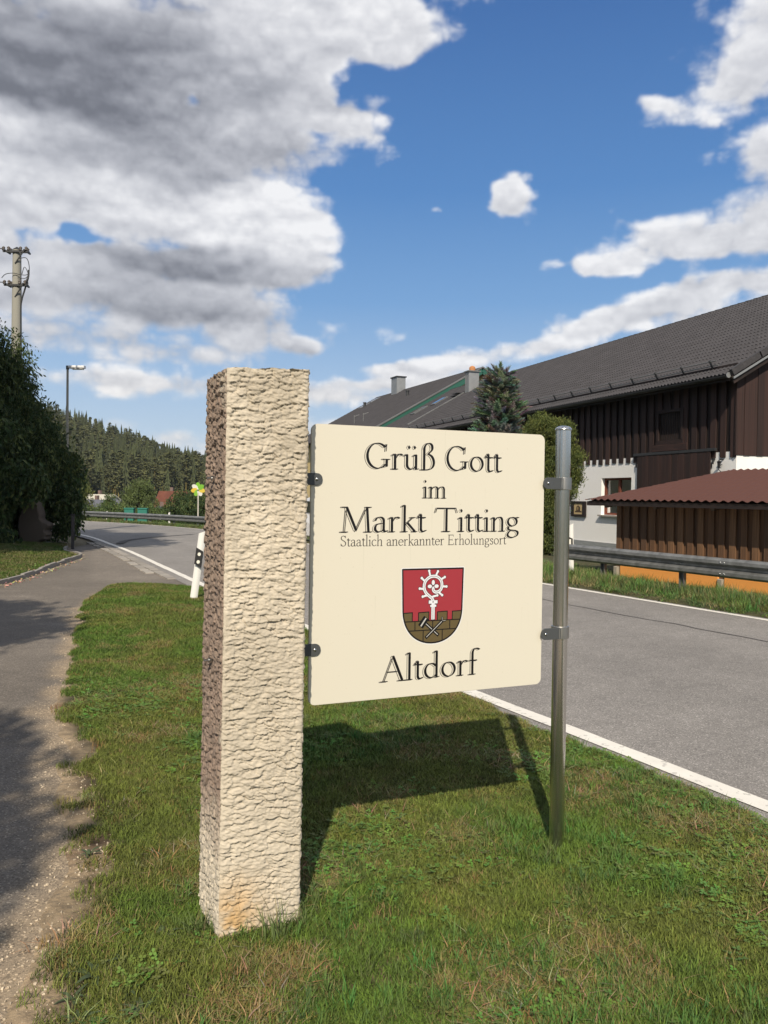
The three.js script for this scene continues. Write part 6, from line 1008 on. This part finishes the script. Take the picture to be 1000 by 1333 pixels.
// ---------------------------------------------------------------- the wooded hill: conifers by the hundred
{
  const r = rng(500), fir = (() => { const p = [], c = [], q = rng(31); const tri = (a, b, d, col) => { p.push(...a, ...b, ...d); for (let i = 0; i < 3; i++) c.push(...col); };
    for (let k = 0; k < 9; k++) { const y0 = 0.16 + k * 0.088, y1 = y0 + 0.17, R = 0.135 * (1 - k / 9.6), n = 9; for (let i = 0; i < n; i++) { const a0 = (i / n) * 6.283 + k, a1 = ((i + 1) / n) * 6.283 + k, am = (a0 + a1) / 2, rr = R * (0.75 + 0.5 * q()), g = 0.75 + 0.5 * q(), col = [g, g, g]; tri([Math.cos(a0) * rr * 0.45, y0 + 0.045, Math.sin(a0) * rr * 0.45], [Math.cos(am) * rr, y0 - 0.02 * q(), Math.sin(am) * rr], [0, y1, 0], col); tri([Math.cos(am) * rr, y0, Math.sin(am) * rr], [Math.cos(a1) * rr * 0.45, y0 + 0.045, Math.sin(a1) * rr * 0.45], [0, y1, 0], col); } }
    for (let i = 0; i < 5; i++) { const a0 = (i / 5) * 6.283, a1 = ((i + 1) / 5) * 6.283, R = 0.013; tri([Math.cos(a0) * R, 0, Math.sin(a0) * R], [Math.cos(a1) * R, 0, Math.sin(a1) * R], [0, 0.6, 0], [2.2, 1.7, 1.5]); }
    const g = new THREE.BufferGeometry(); g.setAttribute('position', new THREE.Float32BufferAttribute(p, 3)); g.setAttribute('color', new THREE.Float32BufferAttribute(c, 3)); g.computeVertexNormals(); return g; })();
  const pine = (() => { const p = [], c = [], q = rng(32); const tri = (a, b, d, col) => { p.push(...a, ...b, ...d); for (let i = 0; i < 3; i++) c.push(...col); };
    for (let k = 0; k < 130; k++) { const u = q(), y = 0.45 + 0.48 * u, R = 0.105 * Math.sin(Math.PI * Math.min(0.97, 0.2 + u * 0.8)) * Math.sqrt(q()), a = q() * 6.283, o = [Math.cos(a) * R, y, Math.sin(a) * R], s = 0.035 + 0.03 * q(), v = () => [o[0] + (q() - 0.5) * s * 1.6, o[1] + (q() - 0.5) * s, o[2] + (q() - 0.5) * s * 1.6], g = 0.7 + 0.6 * q(); tri(v(), v(), v(), [g, g, g]); tri(v(), v(), v(), [g, g, g]); }
    for (let i = 0; i < 5; i++) { const a0 = (i / 5) * 6.283, a1 = ((i + 1) / 5) * 6.283, R = 0.014; tri([Math.cos(a0) * R, 0, Math.sin(a0) * R], [Math.cos(a1) * R, 0, Math.sin(a1) * R], [0, 0.9, 0], [2.6, 1.9, 1.5]); }
    const g = new THREE.BufferGeometry(); g.setAttribute('position', new THREE.Float32BufferAttribute(p, 3)); g.setAttribute('color', new THREE.Float32BufferAttribute(c, 3)); g.computeVertexNormals(); return g; })();
  M.fir = std({ color: 0xffffff, vertexColors: true, roughness: 0.9, side: THREE.DoubleSide });
  const a = [], b = [];
  const plant = (n, az0, az1, d0, d1, s0, s1) => { for (let k = 0; k < n; k++) { const az = mix(az0, az1, r()) * RAD, D = Math.sqrt(mix(d0 * d0, d1 * d1, r())), x = Math.sin(az) * D, z = -Math.cos(az) * D, h = mix(s0, s1, r()), v = 0.7 + 0.6 * r(), kind = fbm(x * 0.01, z * 0.01, 0, 3) + 0.25 * (r() - 0.5); const o = { p: [x, landY(x, z) - 0.6, z], ry: r() * 6.28, s: [h * (0.85 + 0.4 * r()), h, h * (0.85 + 0.4 * r())] }; if (kind < 0.62) a.push({ ...o, c: [0.058 * v, 0.070 * v, 0.026 * v] }); else b.push({ ...o, c: [0.088 * v, 0.095 * v, 0.034 * v] }); } };
  plant(5200, -42, -8.5, 300, 640, 11, 23); plant(700, -10, 30, 560, 760, 14, 20); plant(1700, -26, 32, 900, 1300, 18, 26); plant(1500, 30, 318, 560, 760, 16, 22);
  const f = (g, l, label) => { const m = instances(scene, numbered('forest'), g, M.fir, l); m.userData.label = label; };
  f(fir, a, 'dark spruces of the wooded hill'); f(pine, b, 'lighter pines with bare trunks on the wooded hill');
}
scene.fog = new THREE.FogExp2(0xcfdff0, 0.0001);
scene.traverse((o) => { if (o.isMesh) { o.castShadow = true; o.receiveShadow = true; } });
renderer.render(scene, camera);
